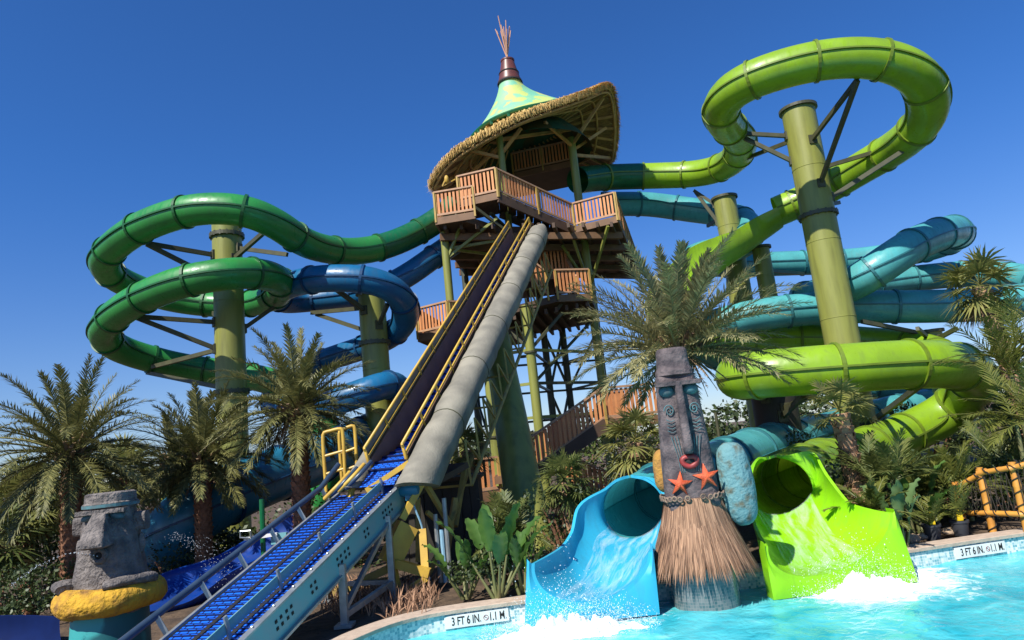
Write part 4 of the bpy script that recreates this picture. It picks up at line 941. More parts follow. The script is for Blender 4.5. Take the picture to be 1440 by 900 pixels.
mb = MB(); mb.loft([[org+I3 @ V((.52*math.cos(t), .46*math.sin(t), z)) for t in [2*math.pi*j/40 for j in range(40)]] for z in (.30, -.8)], cu=True, uv=[[(j*.078, z) for j in range(41)] for z in (.30, -.8)]); mb.build('tile_plinth', M['tiled'], tt, smooth=True)
# standing stones
def stone_slab(u0, v0, u1, v1, Y, wid, m, label, dep=.22):
    p, q = P(u0, v0, Y), P(u1, v1, Y); ax = (q-p); L_ = ax.length; ax.normalize(); sd_ = ax.cross(V((0, 1, 0))).normalized(); nn_ = V((0, 1, 0)); c = (p+q)/2
    mb = MB(); mb.blob((0, 0, 0), (1, 1, 1), 24, 18, .0); M4 = []
    for v_ in mb.v:
        x, y, z = v_; sq = (1-abs(z)**3.2)**(1/2.6) if abs(z) < 1 else 0; l = math.hypot(x, y) or 1
        k = 1+.09*noise.noise(V((x, y, z))*1.8+V((3, 1, 7)))
        M4.append(c+sd_*(x/l*sq*wid/2*k)+nn_*(y/l*sq*dep*k)+ax*(z*L_/2*(1+.03*noise.noise(v_*3))))
    mb.v = M4; o = mb.build('standing_stone', m, smooth=True); tag(o, label, 'stone', None); return o
stone_slab(1048,738,1024,622,11.5, .56, M['tstone'], 'rounded turquoise weathered stone leaning right of the totem', .24)
stone_slab(936,692,930,632,12.2, .34, M['ochre'], 'small ochre rounded stone behind the totem on its left', .2)
# small tiki in ring
bp2 = P(156, 800, 10.6); org2 = V((bp2.x, bp2.y, -.3)); I2 = Matrix.Rotation(R(10), 3, 'Z')
t2 = thing('stone_tiki', org2, 'squat grey stone head wearing a yellow swim ring at far left', 'statue')
zt = P(160, 693, 10.6).z+.3; zr = P(150, 838, 10.6).z+.3
mb = MB(); stonebody(mb, dense([(zr-.3, .95, .9, 0), (zr-.1, 1.02, .96, 0), (zr+.25, .96, .90, 0), (zt-.45, .72, .68, 0), (zt-.2, .64, .60, 0)], 7), org2, I2, pw=2.4, amp=.025); mb.build('body', M['stone'], t2, smooth=True)
mb = MB(); stonebody(mb, dense([(zt-.24, .62, .6, 0), (zt-.2, .72, .72, 0), (zt-.14, .73, .73, 0), (zt-.12, .68, .68, 0), (zt, .66, .66, 0), (zt+.02, .58, .58, 0)], 3), org2, I2, pw=2.3, amp=.02); ht = mb.build('hat', M['stone'], t2, smooth=True, autos=45)
mb = MB(); mb.loft([[V((r_*math.cos(t), r_*math.sin(t), zt-.175+dz)) for t in [2*math.pi*j/36 for j in range(36)]] for r_, dz in ((.36, -.02), (.385, -.02), (.385, .025), (.36, .025))], cu=True); placed(mb, org2, I2); mb.build('hat_band', M['teye'], ht, smooth=False)
for sg in (-1, 1):
    mb = MB(); mb.blob((sg*.19, -.29, zt-.32), (.11, .08, .055), M=Matrix.Rotation(sg*.3, 3, 'Y')); placed(mb, org2, I2); mb.build('eye', M['teye'], t2, smooth=True)
    mb = MB(); mb.box((sg*.16, -.31, zt-.25), (.34, .22, .06)); placed(mb, org2, I2); mb.build('eye_lid', M['stone'], t2)
    mb = MB(); rows = [[V((sg*(x0_), .03+y, zt-.45+z)) for y, z in rrect(.24, .28, 20, 4)] for x0_ in (.28, .47, .50)]; mb.loft(rows, cu=True); mb.cap(rows[-1]); placed(mb, org2, I2); er = mb.build('ear', M['stone'], t2, smooth=True, autos=40)
    mb = MB(); mb.blob((sg*.43, .0, zt-.78), (.05, .05, .16)); placed(mb, org2, I2); mb.build('earring', M['stone'], er, smooth=True)
    # arm resting on the ring
    mb = MB(); rows = []
    for i in range(9):
        f = i/8; a = R(-90)+(R(78-66*f) if sg > 0 else -R(100-52*f)); rr = .56+(.05 if sg < 0 else 0); c = V((math.cos(a)*rr, math.sin(a)*rr, zr+.21+.03*math.sin(3*f))); wd = .17-.05*f
        rad = V((math.cos(a), math.sin(a), 0)); rows.append([c+rad*x*1.0+V((0, 0, 1))*z for x, z in rrect(wd*2, .17-.05*f, 14, 2.6)])
    mb.loft(rows, cu=True); mb.cap(rows[0]); mb.cap(rows[-1]); placed(mb, org2, I2); mb.build('arm', M['stone'], t2, smooth=True)
mb = MB(); rows = []
for z, w, d, y in ((zt-.24, .18, .2, -.30), (zt-.42, .25, .38, -.38), (zt-.68, .36, .56, -.46), (zt-.72, .36, .56, -.46), (zt-.75, .26, .42, -.44)): rows.append([V((x, y+yy, z)) for x, yy in rrect(w, d, 28, 9)])
mb.loft(rows, cu=True); mb.cap(rows[-1]); mb.cap(rows[0]); placed(mb, org2, I2); mb.build('nose', M['stone'], t2, smooth=True, autos=28)
mb = MB(); rows = []
for k in range(20):
    a = 2*math.pi*k/20; rows.append([V((0, -.42, zt-.86))+V((math.cos(a), 0, math.sin(a)))*(.085+.04*math.cos(b_))+V((0, -.06*math.sin(b_), 0)) for b_ in [2*math.pi*j/8 for j in range(8)]])
mb.loft(rows, cu=True, cv=True); placed(mb, org2, I2); mo = mb.build('mouth', M['stone'], t2, smooth=True)
mb = MB(); mb.blob((0, -.41, zt-.86), (.06, .04, .06)); placed(mb, org2, I2); mb.build('mouth_hole', M['blackm'], mo, smooth=True)
mb = MB(); rows = []
for k in range(60):
    a = 2*math.pi*k/60; row = []
    for j in range(18):
        b_ = 2*math.pi*j/18; q = V((math.cos(a)*(.555+.195*math.cos(b_)), math.sin(a)*(.555+.195*math.cos(b_)), zr+.19*math.sin(b_))); kk = .035*noise.noise(q*2.6)+.014*noise.noise(q*9)
        q += V((math.cos(a)*math.cos(b_), math.sin(a)*math.cos(b_), math.sin(b_)))*kk; row.append(q)
    rows.append(row)
mb.loft(rows, cu=True, cv=True); placed(mb, org2, I2); o = mb.build('swim_ring', M['yring'], t2, smooth=True)
mb = MB(); rows = [[V((r_*math.cos(t), r_*math.sin(t), z)) for t in [2*math.pi*j/36 for j in range(36)]] for z, r_ in ((zr-.05, .5), (zr-.5, .52), (0, .55))]; mb.loft(rows, cu=True); placed(mb, org2, I2); mb.build('painted_base', M['tbase'], t2, smooth=True)
# ------------------------------------------------------------------ vegetation
def blade(mb, base, d, ln, w, up, droop=.15):
    d = d.normalized(); s_ = d.cross(up)
    if s_.length < 1e-3: s_ = V((1, 0, 0))
    s_ = s_.normalized()*w/2; m_ = base+d*ln*.5-V((0, 0, droop*ln*.2)); t = base+d*ln-V((0, 0, droop*ln*.7))
    mb.add([base-s_*.6, base+s_*.6, m_+s_, m_-s_, t], [(0, 1, 2, 3), (3, 2, 4)])
def frond(mb, base, az, el, ln, leaf=.42, nl=34, grav=.9, w=.035, rw=.03, vee=.5, stemmb=None, jit=.12, petiole=.12):
    d = V((math.cos(az)*math.cos(el), math.sin(az)*math.cos(el), math.sin(el))); side = V((-math.sin(az), math.cos(az), 0))
    pts = []; p = V(base); cur = d.copy(); n = 12; twist = random.uniform(-.3, .3)
    for i in range(n+1):
        pts.append(p.copy()); p = p+cur*(ln/n); f = i/n
        cur = (cur+V((0, 0, -grav*(.35+f)/n))+side*twist*.25/n).normalized()
    (stemmb or mb).tube(pts, [max(.006, rw*(1-i/(n+.5))) for i in range(n+1)], 4, False)
    for k in range(nl):
        f = petiole+(1-petiole)*(k+random.random()*.5)/nl; x = f*n; i = min(n-1, int(x)); b_ = pts[i].lerp(pts[i+1], x-i); t = (pts[i+1]-pts[i]).normalized()
        sd_ = t.cross(V((0, 0, 1)));
        if sd_.length < .05: sd_ = side
        sd_.normalize(); up = sd_.cross(t).normalized()
        l_ = leaf*(math.sin(math.pi*min(1, (f-petiole*.5)*.88+.12))**.6)*random.uniform(.7, 1.15); fw = .75+.9*f
        for sg in (-1, 1):
            dd = sd_*sg+t*fw+up*(vee*random.uniform(-.35, 1.4))+V((random.uniform(-jit, jit), random.uniform(-jit, jit), random.uniform(-jit, jit)))
            blade(mb, b_, dd, l_, w, up, random.uniform(.05, .45))
def trunk_scales(mb, p0, p1, r0, r1, rows=26, per=9, size=.09):
    pts = [V(p0).lerp(V(p1), k/8) for k in range(9)]; mb.tube(pts, [r0+(r1-r0)*k/8 for k in range(9)], 14)
    ax = (V(p1)-V(p0)).normalized(); a_ = ax.orthogonal().normalized(); b_ = ax.cross(a_)
    for i in range(rows):
        f = (i+.5)/rows; c = V(p0).lerp(V(p1), f); r = r0+(r1-r0)*f
        for k in range(per):
            t = 2*math.pi*(k+.5*(i % 2)+random.uniform(-.1, .1))/per; o_ = a_*math.cos(t)+b_*math.sin(t); tg = -a_*math.sin(t)+b_*math.cos(t); s_ = size*random.uniform(.8, 1.3)
            mb.add([c+o_*(r-.01)-tg*s_*.75-ax*s_*.6, c+o_*(r-.01)+tg*s_*.75-ax*s_*.6, c+o_*(r+s_*.42)+tg*s_*.4+ax*s_*.45, c+o_*(r+s_*.42)-tg*s_*.4+ax*s_*.45, c+o_*(r-.02)+ax*s_*.6], [(0, 1, 2, 3), (3, 2, 4)])
def feather_palm(crown, base, label, ln=2.3, nf=46, m='date', tm='trunk', r=.2, seed=1, leaf=.34, group='date palms', nl=80, elmin=-32, w=.024, grav=1.3, dead=5, vee=.75):
    random.seed(seed); c = V(crown); b_ = V(base); o = thing('date_palm', b_, label, 'palm', group)
    mb = MB(); trunk_scales(mb, b_-V((0, 0, .2)), c-V((0, 0, .15)), r*1.1, r, rows=max(6, int((c-b_).length/.11)), size=r*.42); mb.build('trunk', M[tm], o)
    mb = MB()
    for k in range(nf):
        f = (k+.5)/nf; el = R(85-(85-elmin)*f**.8)+random.uniform(-.12, .12); az = k*2.39996+random.uniform(-.2, .2)
        frond(mb, c+V((math.cos(az)*r*.6, math.sin(az)*r*.6, -.18*f)), az, el, ln*random.uniform(.85, 1.08)*(.8+.2*math.sin(math.pi*f)), leaf, nl, grav*(.7+.5*random.random()), w, .03, vee)
    cw = mb.build('crown', M[m], o)
    if dead:
        mb = MB()
        for k in range(dead*3):
            az = random.uniform(0, 6.28); frond(mb, c+V((math.cos(az)*r, math.sin(az)*r, -.25)), az, R(random.uniform(-75, -25)), ln*.35, .12, 8, .5, .02, .03)
        for k in range(40):
            az = random.uniform(0, 6.28); p = c+V((math.cos(az)*r*.9, math.sin(az)*r*.9, random.uniform(-.4, .05))); mb.beam(p, p+V((math.cos(az)*.3, math.sin(az)*.3, random.uniform(.15, .4))), .07, .03)
        mb.build('leaf_bases', M['dead'], o)
    return o
def fanleaf(mb, c, az, el, pet, rad, nseg=22, droop=.5):
    d = V((math.cos(az)*math.cos(el), math.sin(az)*math.cos(el), math.sin(el))); hub = V(c)+d*pet-V((0, 0, .12*pet)); mb.beam(c, hub, .03, .02)
    sd_ = d.cross(V((0, 0, 1)));
    if sd_.length < .1: sd_ = V((1, 0, 0))
    sd_.normalize(); up = sd_.cross(d); tilt = random.uniform(-.3, .5)
    for k in range(nseg):
        a = R(-125+250*(k+.5)/nseg)+random.uniform(-.05, .05); dd = (d*math.cos(a)+sd_*math.sin(a)+up*(.22*tilt*math.cos(a)+.12*(k % 2)))
        blade(mb, hub, dd, rad*random.uniform(.85, 1.05)*(1-.15*abs(a)/2.2), .075*rad*1.1, up, droop*random.uniform(.5, 1.2))
def fan_palm(crown, base, label, rad=.62, pet=.7, nf=26, m='fan', tm='trunkO', r=.16, seed=1, elmin=-55, group='fan palms', boots=True, bend=None, dead=6):
    random.seed(seed); c = V(crown); b_ = V(base); o = thing('fan_palm', b_, label, 'palm', group)
    mb = MB(); trunk_scales(mb, b_-V((0, 0, .2)), c-V((0, 0, .1)), r, r*.9, rows=max(5, int((c-b_).length/.13)), per=7, size=r*(.75 if boots else .35)); mb.build('trunk', M[tm], o)
    mb = MB()
    for k in range(nf):
        f = (k+.5)/nf; el = R(85-(85-elmin)*f**.85)+random.uniform(-.15, .15); az = k*2.39996+random.uniform(-.25, .25); fanleaf(mb, c, az, el, pet*random.uniform(.75, 1.1), rad*random.uniform(.85, 1.1))
    mb.build('crown', M[m], o)
    if dead:
        mb = MB()
        for k in range(dead): az = random.uniform(0, 6.28); fanleaf(mb, c-V((0, 0, .1)), az, R(random.uniform(-80, -50)), pet*.7, rad*.8, 14, .9)
        mb.build('dead_skirt', M['dead'], o)
    return o
def Gd(u, v, Y):
    p = P(u, v, Y); return V((p.x, p.y, 0))
def under(u, v, Y, dx=0): p = P(u, v, Y); return p, V((p.x+dx, p.y, 0))
c, b_ = under(100,632,15.5); feather_palm(c, b_+V((.05, 0, 0)), 'large date palm with dark bushy crown at the left edge', 2.55, 72, seed=1, r=.19, elmin=-38)
c, b_ = under(284,640,17.5); feather_palm(c, b_, 'middle date palm between the left one and the conveyor', 2.3, 62, seed=2, r=.19)
c, b_ = under(247,650,19); feather_palm(c, b_, 'slim shaded date palm just left of the middle palm', 1.6, 26, seed=12, r=.15, m='date')
c, b_ = under(418,570,17); feather_palm(c, b_, 'date palm with orange brown trunk close behind the conveyor', 2.35, 66, seed=3, r=.2)
c, b_ = under(952,486,14.2); feather_palm(c, b_+V((.1, .3, 0)), 'big grey green date palm spreading behind the stone totem', 2.6, 84, m='dateG', tm='trunkG', seed=4, r=.24, leaf=.36, nl=90, elmin=-12, dead=8, w=.026, grav=1.0)
c, b_ = under(1180,575,14.6); fan_palm(c, b_+V((.12, 0, 0)), 'young fan palm with orange booted trunk beside the lime chute', .5, .55, 15, m='fanY', seed=5, r=.17, elmin=-28, dead=0)
c, b_ = under(1378,400,18.5); fan_palm(c, b_+V((.7, 0, 0)), 'tall ragged fan palm at the right edge in front of the teal run', .75, .65, 24, m='fanY', seed=6, r=.2, tm='trunkO', dead=10)
c, b_ = under(893,618,19.5); fan_palm(c, b_, 'fan palm below the timber landing behind the blue chute', .75, .7, 26, m='fanY', seed=7, r=.2)
c, b_ = under(792,672,15.2); fan_palm(c, b_, 'low fan palm right of the tapered pylon', .48, .45, 24, m='fan', seed=8, r=.13, boots=False)
c, b_ = under(655,628,19); fan_palm(c, b_+V((.15, 0, 0)), 'thin fan palm seen through the conveyor truss', .6, .5, 18, m='fanY', seed=9, r=.15)
c, b_ = under(40,702,19); fan_palm(c, b_, 'yellowish fan palm low behind the left date palm', .95, .8, 30, m='fanY', seed=10, r=.16, tm='trunk')
c, b_ = under(-10,760,17); fan_palm(c, b_, 'dark fan palm cut by the left picture edge', .8, .7, 22, m='fan', seed=13, r=.14, tm='trunk')
c, b_ = under(172,668,21); fan_palm(c, b_, 'yellow green fan palm behind the head of the small tiki', .9, .8, 26, m='fanY', seed=14, r=.16, tm='trunk')
def areca(u, v, Y, label, ln=1.8, nf=22, seed=1, m='areca', spread=.3, leaf=.34, elmin=5, stems=4, name='feather_palm', zb=0, w=.03):
    random.seed(seed); p = P(u, v, Y); o = thing(name, V((p.x, p.y, zb)), label, 'palm', 'feather palms in the planting bed')
    st_ = MB(); mb = MB()
    for s_ in range(stems):
        q = V((p.x+random.uniform(-spread, spread), p.y+random.uniform(-spread, spread), zb)); top = V((q.x+random.uniform(-.15, .15), q.y, p.z*random.uniform(.75, 1.05))); st_.tube([q, q.lerp(top, .5)+V((.03, 0, 0)), top], [.06, .05, .04], 7)
        for k in range(nf//stems+1):
            el = R(random.uniform(elmin, 80)); az = random.uniform(0, 6.28); frond(mb, top, az, el, ln*random.uniform(.7, 1.1), leaf, 26, 1.1, w, .022, .3)
    st_.build('stems', M['stem'], o, smooth=True); mb.build('crown', M[m], o); return o
areca(1432,505,15.8, 'tall feathery palm clump with arching yellow green fronds at right', 1.7, 20, 21, leaf=.46)
areca(1452,600,14.5, 'feathery palm clump cut off by the right picture edge', 1.6, 24, 22, leaf=.42)
areca(1285,690,15, 'feathery palm clump between the tall column and the fence', .9, 24, 23)
areca(1345,690,14.6, 'dense feathery palm clump just behind the bamboo fence', 1.0, 28, 24)
areca(1240,670,14, 'small feathery palm beside the lime chute rim', 1.1, 22, 25, m='fan')
areca(1400,665,16, 'shaded feathery palm behind the fence corner', 1.3, 24, 26, m='fan')
areca(1215,715,12.9, 'low arching cycad on the bank right of the lime chute', .8, 24, 27, m='areca', spread=.15, elmin=-5, stems=2, leaf=.22)
areca(720,745,15, 'feathery palm shaded behind the banana plant', 1.1, 24, 28, m='fan')
def banana(u, v, Y, label, hgt=1.6, nl=8, seed=1, m='banana', lw=.34, ll=1.0, zb=-.05, lean=.5):
    random.seed(seed); p = G(u, v, 0) if Y is None else Gd(u, v, Y); o = thing('banana_plant', V((p.x, p.y, zb)), label, 'plant', 'banana plants in the planting bed')
    mb = MB(); st_ = MB()
    for k in range(nl):
        az = k*2.4+random.uniform(-.4, .4); b0_ = V((p.x+math.cos(az)*.06, p.y+math.sin(az)*.06, zb)); el = R(random.uniform(52, 84)); d = V((math.cos(az)*math.cos(el), math.sin(az)*math.cos(el), math.sin(el)))
        h = hgt*random.uniform(.4, .75); b1_ = b0_+d*h; st_.tube([b0_, b1_], [.035, .018], 6, False); n = 12; cur = d.copy(); q = b1_.copy(); rows = []; L_ = ll*random.uniform(.8, 1.15); W = lw*random.uniform(.8, 1.1); sd_ = d.cross(V((0, 0, 1))).normalized()
        for i in range(n+1):
            f = i/n; wv = W*.5*(math.sin(math.pi*(f*.94+.04))**.65); up = sd_.cross(cur).normalized(); rip = .03*math.sin(i*2.3+k)
            rows.append([q-sd_*wv+up*(.28*wv+rip), q-sd_*wv*.5+up*.16*wv, q.copy(), q+sd_*wv*.5+up*.16*wv, q+sd_*wv+up*(.28*wv-rip)]); q = q+cur*(L_/n); cur = (cur+V((0, 0, -lean*(.3+1.6*f)/n))).normalized()
        mb.loft(rows)
    st_.build('stalks', M['stem'], o, smooth=True); mb.build('leaves', M[m], o, smooth=True); return o
banana(700,835,12.2, 'broad leaved banana plant beside the left depth sign', 1.35, 9, 31, ll=.85, lw=.28, lean=.9)
banana(655,838,12.6, 'smaller banana plant left of the broad leaved one', 1.0, 7, 32, ll=.65, lw=.22, lean=1.1)
banana(1262,735,12.8, 'pale broad leaved plant leaning over the bank right of the lime chute', 1.0, 8, 33, m='bananaP', ll=.7, lw=.24, lean=1.3)
banana(1295,735,13.9, 'broad leaved plant under the palms by the pots', 1.1, 7, 34, ll=.7, lw=.2, lean=1.4)
banana(735,830,12.4, 'low broad leaved plant squeezed against the blue chute', .9, 8, 35, ll=.6, lw=.2)
def bush(u, v, Y, rx, rz, label, m='bush', n=1600, seed=1, leaf=.09, cat='shrub', name='shrub', ry=None, zb=None, group='shrubs around the slides'):
    random.seed(seed); c = P(u, v, Y); ry = ry or rx*.8; base = V((c.x, c.y, max(-.1, c.z-rz) if zb is None else zb)); o = thing(name, V((c.x, c.y, 0)), label, cat, group)
    mb = MB()
    for k in range(5): q = c+V((random.uniform(-.5, .5)*rx, random.uniform(-.5, .5)*ry, random.uniform(-.1, .5)*rz)); mb.tube([V((c.x, c.y, -.1)), V((c.x, c.y, -.1)).lerp(q, .6)+V((.05, 0, 0)), q], [.05, .035, .015], 5, False)
    mb.build('branches', M['trunk'], o)
    cl_ = [(V((random.gauss(0, .5), random.gauss(0, .5), random.gauss(0, .5))), random.uniform(.25, .5)) for _ in range(16)]
    mb = MB()
    for k in range(n):
        cc_, rr = random.choice(cl_); d = V((random.gauss(0, 1), random.gauss(0, 1), random.gauss(0, 1))).normalized()*rr*random.uniform(.6, 1.05); q = cc_*1.1+d
        if q.length > 1.25: continue
        p = c+V((q.x*rx, q.y*ry, q.z*rz))
        if p.z < -.05: continue
        nrm = V((random.gauss(0, 1), random.gauss(0, 1), random.gauss(.5, 1))).normalized(); a_ = nrm.orthogonal().normalized(); a_ = Matrix.Rotation(random.uniform(0, 6.28), 3, nrm) @ a_; b2 = nrm.cross(a_); l_ = leaf*random.uniform(.6, 1.3)
        mb.add([p, p+a_*l_*.5+b2*l_*.3, p+a_*l_, p+a_*l_*.5-b2*l_*.3], [(0, 1, 2, 3)])
    mb.build('foliage', M[m], o); return o
bush(70,790,20, 1.6, 1.5, 'dark leafy shrub left of the small tiki', n=2600, seed=41, leaf=.13)
bush(150,740,24, 2.0, 1.7, 'tall dark shrub behind the small tiki', n=2600, seed=42, leaf=.15)
bush(225,745,26, 2.0, 2.2, 'leafy shrub beside the thin olive post', m='bush', n=2600, seed=43, leaf=.15)
bush(45,835,15, 1.2, .55, 'low dark shrub behind the yellow swim ring', n=2200, seed=65, leaf=.09)
bush(-10,840,14, 1.0, .5, 'low dark shrub at the bottom left edge', n=1800, seed=66, leaf=.09)
bush(235,800,18, 1.2, .6, 'low shrub between the tiki and the blue run-out', n=1800, seed=67, leaf=.09)
bush(10,800,24, 2.2, 2.0, 'shrub mass cut by the left picture edge', n=2600, seed=44, leaf=.15)
bush(320,775,20.5, 1.9, .9, 'shrub under the blue tube between the date palms', n=2600, seed=45, leaf=.16)
bush(420,745,24, 2.6, 1.5, 'shaded shrub behind the conveyor belt', n=2600, seed=46, leaf=.15)
bush(790,740,15, .9, .85, 'dark glossy shrub between pylon and blue chute', m='bush', n=2600, seed=47, leaf=.08)
bush(815,715,15.8, .8, .6, 'light green shrub under the low fan palm', m='bushL', n=1800, seed=48, leaf=.07)
bush(860,655,30, 3.0, 1.5, 'rounded tree crown behind the timber stairs', m='bushL', n=3000, seed=49, leaf=.18)
bush(945,660,28, 2.2, 1.4, 'green shrub mass behind the totem', n=2200, seed=50, leaf=.16)
bush(665,700,24, 1.4, .9, 'bright shrub seen under the conveyor truss', m='bushL', n=1800, seed=51, leaf=.12)
bush(700,795,12.8, .8, .35, 'low shrub at the foot of the banana plant', n=1800, seed=52, leaf=.08)
bush(1330,700,16, 1.7, .8, 'dense dark shrub filling behind the bamboo fence', n=3600, seed=53, leaf=.11)
bush(1420,690,15, 1.4, .9, 'dense dark shrub at the right end of the fence', n=3000, seed=54, leaf=.1)
bush(1240,690,16, 1.2, .8, 'dark shrub at the foot of the tallest column', n=2600, seed=55, leaf=.1)
bush(1130,640,22, 1.6, .8, 'shaded shrub below the lower lime curve', n=2200, seed=56, leaf=.12)
bush(1430,600,22, 1.6, 1.3, 'dark tree crown behind the right hand palms', n=3600, seed=57, leaf=.15)
bush(1300,600,27, 2.0, .8, 'dark tree crown under the teal run', n=3000, seed=58, leaf=.16)
bush(570,790,18, 1.6, .9, 'shaded shrub behind the yellow base frame', n=2600, seed=59, leaf=.1)
bush(490,800,18, 1.5, .8, 'shaded shrub under the conveyor belt', n=2400, seed=60, leaf=.1)
bush(1205,722,14.6, .5, .4, 'dark shrub beside the booted fan palm trunk', n=1400, seed=61, leaf=.07)
for i, (u, Y, h, rx) in enumerate(((-60,60,3.2,7), (70,65,3.4,7), (210,60,3.2,7), (350,70,3.6,8), (480,65,3.0,7), (600,70,3.2,8), (720,75,2.6,8), (830,70,3.4,7), (960,75,3.0,8), (1090,70,3.2,8), (1220,65,4.2,7), (1350,65,4.0,7), (1480,60,4.0,7))):
    p = P(u, 640-(u-720)*.105, Y); c = V((p.x, p.y, h*.55)); 
    d = c-EYE; uu = 720+FPX*d.dot(CR)/d.dot(_f); vv = 450-FPX*d.dot(CU)/d.dot(_f)
    bush(uu, vv, Y, rx, h*.8, 'distant tree in the far line of trees beyond the park', n=2200, seed=70+i, leaf=.55, cat='tree', name='distant_tree', group='far line of trees')
# dry stubs under conveyor
random.seed(5); mb = MB()
for k in range(900):
    p = G(random.uniform(440, 600), random.uniform(835, 868), 0)+V((0, random.uniform(0, 1.5), 0)); blade(mb, V((p.x, p.y, -.05)), V((random.gauss(0, .35), random.gauss(0, .35), 1)), random.uniform(.15, .55), .02, V((0, 1, 0)), .4)
tag(mb.build('dry_grass', M['straw']), 'dry straw coloured grass under the lower conveyor', 'grass', kind='stuff')
# rocks
random.seed(9)
for i, (u, v, s_, lab) in enumerate(((1297,764,.14, 'tan rock at the left end of the right bank'), (1312,760,.09, 'small tan rock next to the first pot'), (1352,752,.12, 'tan rock between the two plant pots'), (1410,742,.10, 'tan rock below the bamboo fence'), (1285,758,.1, 'tan rock tucked by the lime chute corner'))):
    p = G(u, v, 0)+V((0, .35, 0)); mb = MB(); mb.blob((p.x, p.y, .02), (s_*1.2, s_, s_*.7), 12, 8, .45, 2, i); tag(mb.build('bank_rock', M['rock'], smooth=True), lab, 'rock', 'rocks along the planting bank')
# pots
for (u, v, lab, sd_) in ((1326,758, 'potted plant in grey tub beside the bank rocks', 1), (1366,752, 'potted plant in grey tub nearest the bamboo fence', 2)):
    p = G(u, v, 0)+V((0, .3, 0)); o = thing('potted_plant', V((p.x, p.y, 0)), lab, 'potted plant', 'grey tubs on the bank'); c = V((p.x, p.y, -.05))
    mb = MB(); mb.lathe([(.0, 0), (.12, 0), (.155, .24), (.17, .24), (.17, .28), (.145, .28), (.14, .22), (0, .22)], c, 22); pt = mb.build('pot', M['char'], o, smooth=True, autos=30)
    mb = MB(); mb.box(c+V((0, -.06, .36)), (.1, .03, .16)); mb.box(c+V((.01, -.06, .46)), (.05, .03, .08)); mb.build('plant_tag', M['yplas'], o)
    random.seed(sd_); mb = MB()
    for k in range(9): frond(mb, c+V((0, 0, .24)), k*2.4, R(random.uniform(35, 80)), .8, .22, 16, 1.2, .025, .012, .3)
    mb.build('foliage', M['areca'], o)
# bamboo fence
fo = thing('bamboo_fence', Gd(1400, 700, 13.3), 'golden bamboo rail fence lashed with dark rope at the right edge', 'fence')
def bam(a, b_, r=.06, name='rail'):
    mb = MB(); a, b_ = V(a), V(b_); L_ = (b_-a).length; k = max(2, int(L_/.35)); pts = []; rd = []
    for i in range(k):
        for f, rr in ((.02, 1.12), (.08, 1), (.92, 1)): pts.append(a.lerp(b_, (i+f)/k)); rd.append(r*rr)
    mb.tube(pts, rd, 10); o = mb.build(name, M['bamboo'], fo, smooth=True)
    mb = MB(); ax = (b_-a).normalized(); p_ = ax.orthogonal().normalized(); q_ = ax.cross(p_); n = int(L_/.02)
    mb.tube([a.lerp(b_, i/n)+(p_*math.cos(i*.55)+q_*math.sin(i*.55))*(r+.012) for i in range(n+1)], .011, 4); mb.build('rope', M['rope'], o)
pp = []
for (u, v0, v1, Y) in ((1376,655,742,13.6), (1422,647,738,13.0), (1342,675,748,14.2), (1475,630,735,12.6)):
    a = P(u+(v1-v0)*.10, v1, Y); a.z = -.1; b_ = P(u, v0, Y); bam((b_.x, b_.y, -.1), b_, .065, 'post'); pp.append(b_)
top = sorted(pp, key=lambda p: p.x)
for a, b_ in zip(top, top[1:]):
    for f in (.13, .98):
        qa = V((a.x, a.y, a.z-.12-(a.z-.3)*.86*(f > .5))); qb = V((b_.x, b_.y, b_.z-.12-(b_.z-.3)*.86*(f > .5))); d = (qb-qa).normalized(); bam(qa-d*.12+V((0, -.1, 0)), qb+d*.12+V((0, -.1, 0)), .05, 'rail')
mb = MB()
for a, b_ in zip(top, top[1:]):
    for i in range(7):
        f = i/6; g = a.lerp(b_, f); g2 = a.lerp(b_, min(1, f+.2)); mb.tube([V((g.x, g.y-.08, g.z-.15)), V((g2.x, g2.y-.08, .2))], .008, 4, False); mb.tube([V((g2.x, g2.y-.07, g2.z-.15)), V((g.x, g.y-.07, .2))], .008, 4, False)
mb.build('rope_net', M['rope'], fo)
# misc: mast, spray post, low wall
p = P(1012,612,30); mb = MB(); q = P(1006,580,30); mb.tube([(q.x, q.y, 0), q], .07, 8)
mm = mb.build('mast', M['olived']); tag(mm, 'thin dark mast standing far off right of the totem', 'mast')
sp = thing('spray_post', Gd(370, 745, 13.8), 'green post with white bracket beside the conveyor', 'post')
p = P(369,745,13.8); mb = MB(); mb.tube([(p.x, p.y, 0), P(368,702,13.8)], .05, 10); mb.build('post', M['dgreen'], sp)
mb = MB(); mb.beam(P(344,758,13.6), P(390,751,13.6), .08, .06); mb.build('bracket', M['white'], sp)
mb = MB(); mb.tube([P(350,757,13.55), P(338,756,13.5), P(338,747,13.5), P(352,746,13.5), P(353,756,13.55)], .02, 6); mb.build('nozzle_frame', M['steel'], sp)
mb = MB(); mb.box(P(393,757,13.7), (.3, .1, .2)); mb.build('nozzle_box', M['tealp'], sp)
lw = thing('low_building', Gd(690, 720, 30), 'low pink roofed kiosk seen under the tower', 'building')
p = P(688,725,26); mb = MB(); mb.box((p.x, p.y, .25), (1.7, 1.2, .9)); mb.build('wall', M['white'], lw); mb = MB()
mb.add([(p.x-1, p.y-.8, .6), (p.x+1, p.y-.8, .6), (p.x+1, p.y+.8, .6), (p.x-1, p.y+.8, .6), (p.x-.6, p.y, 1.0), (p.x+.6, p.y, 1.0)], [(0, 1, 5, 4), (1, 2, 5), (2, 3, 4, 5), (3, 0, 4)]); mb.build('roof', M['brick'], lw)
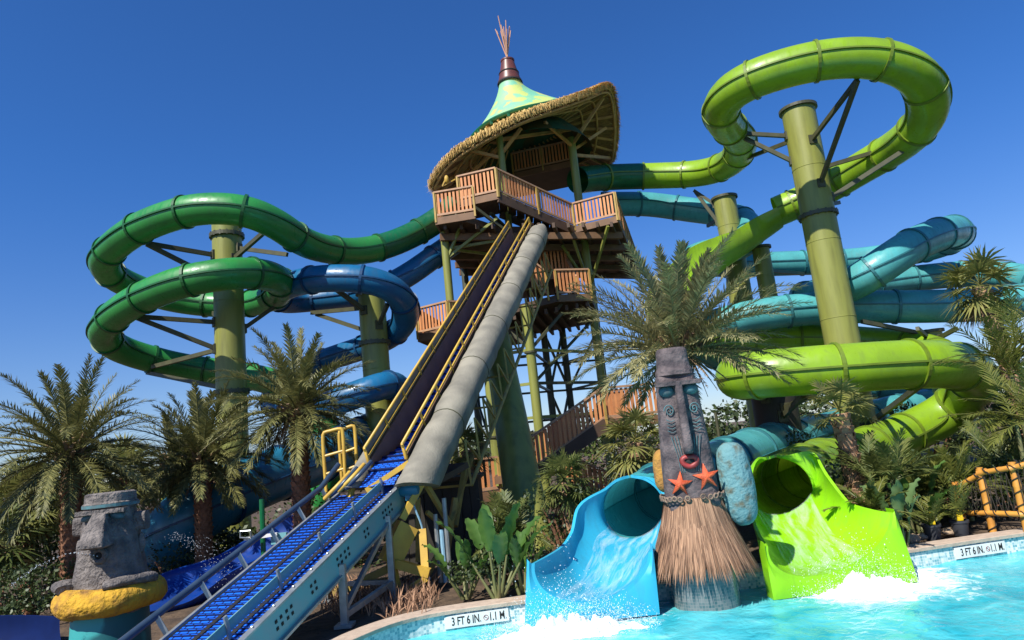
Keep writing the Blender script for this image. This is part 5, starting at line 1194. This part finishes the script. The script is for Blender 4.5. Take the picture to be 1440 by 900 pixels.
# water splashes and spray
def splash(u, v, rx, ry, h, label, seed, n=5200):
    random.seed(seed); c = G(u, v, WZ); mb = MB(); rows = []
    for i in range(41):
        f = i/40; row = []
        for j in range(200):
            a = 2*math.pi*j/200; d = V((math.cos(a), math.sin(a), 0)); k = 1+.35*noise.noise(d*2.5+V((seed, 0, 0)))+.18*noise.noise(d*7+V((seed, 3, 0)))
            x = d.x*rx*f*k; y = d.y*ry*f*k; q = V((x, y, 0))
            z = h*(1-f**1.3)*(.25+.9*abs(noise.noise(q*2.6+V((0, 0, seed))))+.45*abs(noise.noise(q*6+V((3, 0, seed))))+.22*noise.noise(q*14)+.10*noise.noise(q*30))-.05*f
            row.append(c+V((x, y, z)))
        rows.append(row)
    mb.loft(rows, cu=True)
    for k in range(n):
        a = random.uniform(0, 6.28); f = random.random()**.7; p = c+V((math.cos(a)*rx*f*1.2, math.sin(a)*ry*f*1.2, abs(random.gauss(0, h*.75*(1.25-f))))); s_ = random.uniform(.002, .006)*(1 if random.random() < .95 else 1.8)
        mb.add([p+V((s_, 0, 0)), p+V((-s_, 0, 0)), p+V((0, s_, 0)), p+V((0, -s_, 0)), p+V((0, 0, s_*1.6)), p+V((0, 0, -s_*1.6))], [(0, 2, 4), (2, 1, 4), (1, 3, 4), (3, 0, 4), (2, 0, 5), (1, 2, 5), (3, 1, 5), (0, 3, 5)])
    tag(mb.build('splash_foam', M['foam'], smooth=True), label, 'splash', kind='stuff')
splash(800,892,1.15,.38,.5, 'white foaming splash at the foot of the blue chute', 1)
splash(1212,828,1.05,.6,.40, 'white foaming splash below the lime chute', 2)
def spray(pts, n, spread, label, seed, s0=.012):
    random.seed(seed); path = cr(pts, .05, 0); mb = MB()
    for k in range(n):
        f = random.random(); i = int(f*(len(path)-1)); p = path[i]+V((random.gauss(0, 1), random.gauss(0, 1), random.gauss(0, 1)))*spread*(.2+f); s_ = s0*random.uniform(.5, 1.4)
        mb.add([p+V((s_, 0, 0)), p+V((-s_, 0, 0)), p+V((0, s_, 0)), p+V((0, -s_, 0)), p+V((0, 0, s_)), p+V((0, 0, -s_))], [(0, 2, 4), (2, 1, 4), (1, 3, 4), (3, 0, 4), (2, 0, 5), (1, 2, 5), (3, 1, 5), (0, 3, 5)])
    tag(mb.build('water_spray', M['drop']), label, 'spray', kind='stuff')
mw = org2+I2 @ V((0, -.48, zt-.86))
spray([mw, mw+V((-.2, -.25, .1)), mw+V((-.45, -.5, .02)), mw+V((-.7, -.75, -.2))], 170, .012, 'thin jet of water from the small tiki mouth', 1, .0045)
spray([P(240,755,14.5), P(262,758,14.4), P(300,785,14.2), P(330,815,14)], 320, .18, 'water droplets spraying over the blue run-out', 2, .0055)
spray([P(865,632,17), P(850,650,17), P(868,680,17)], 150, .3, 'water droplets spraying beside the back fan palm', 3, .005)
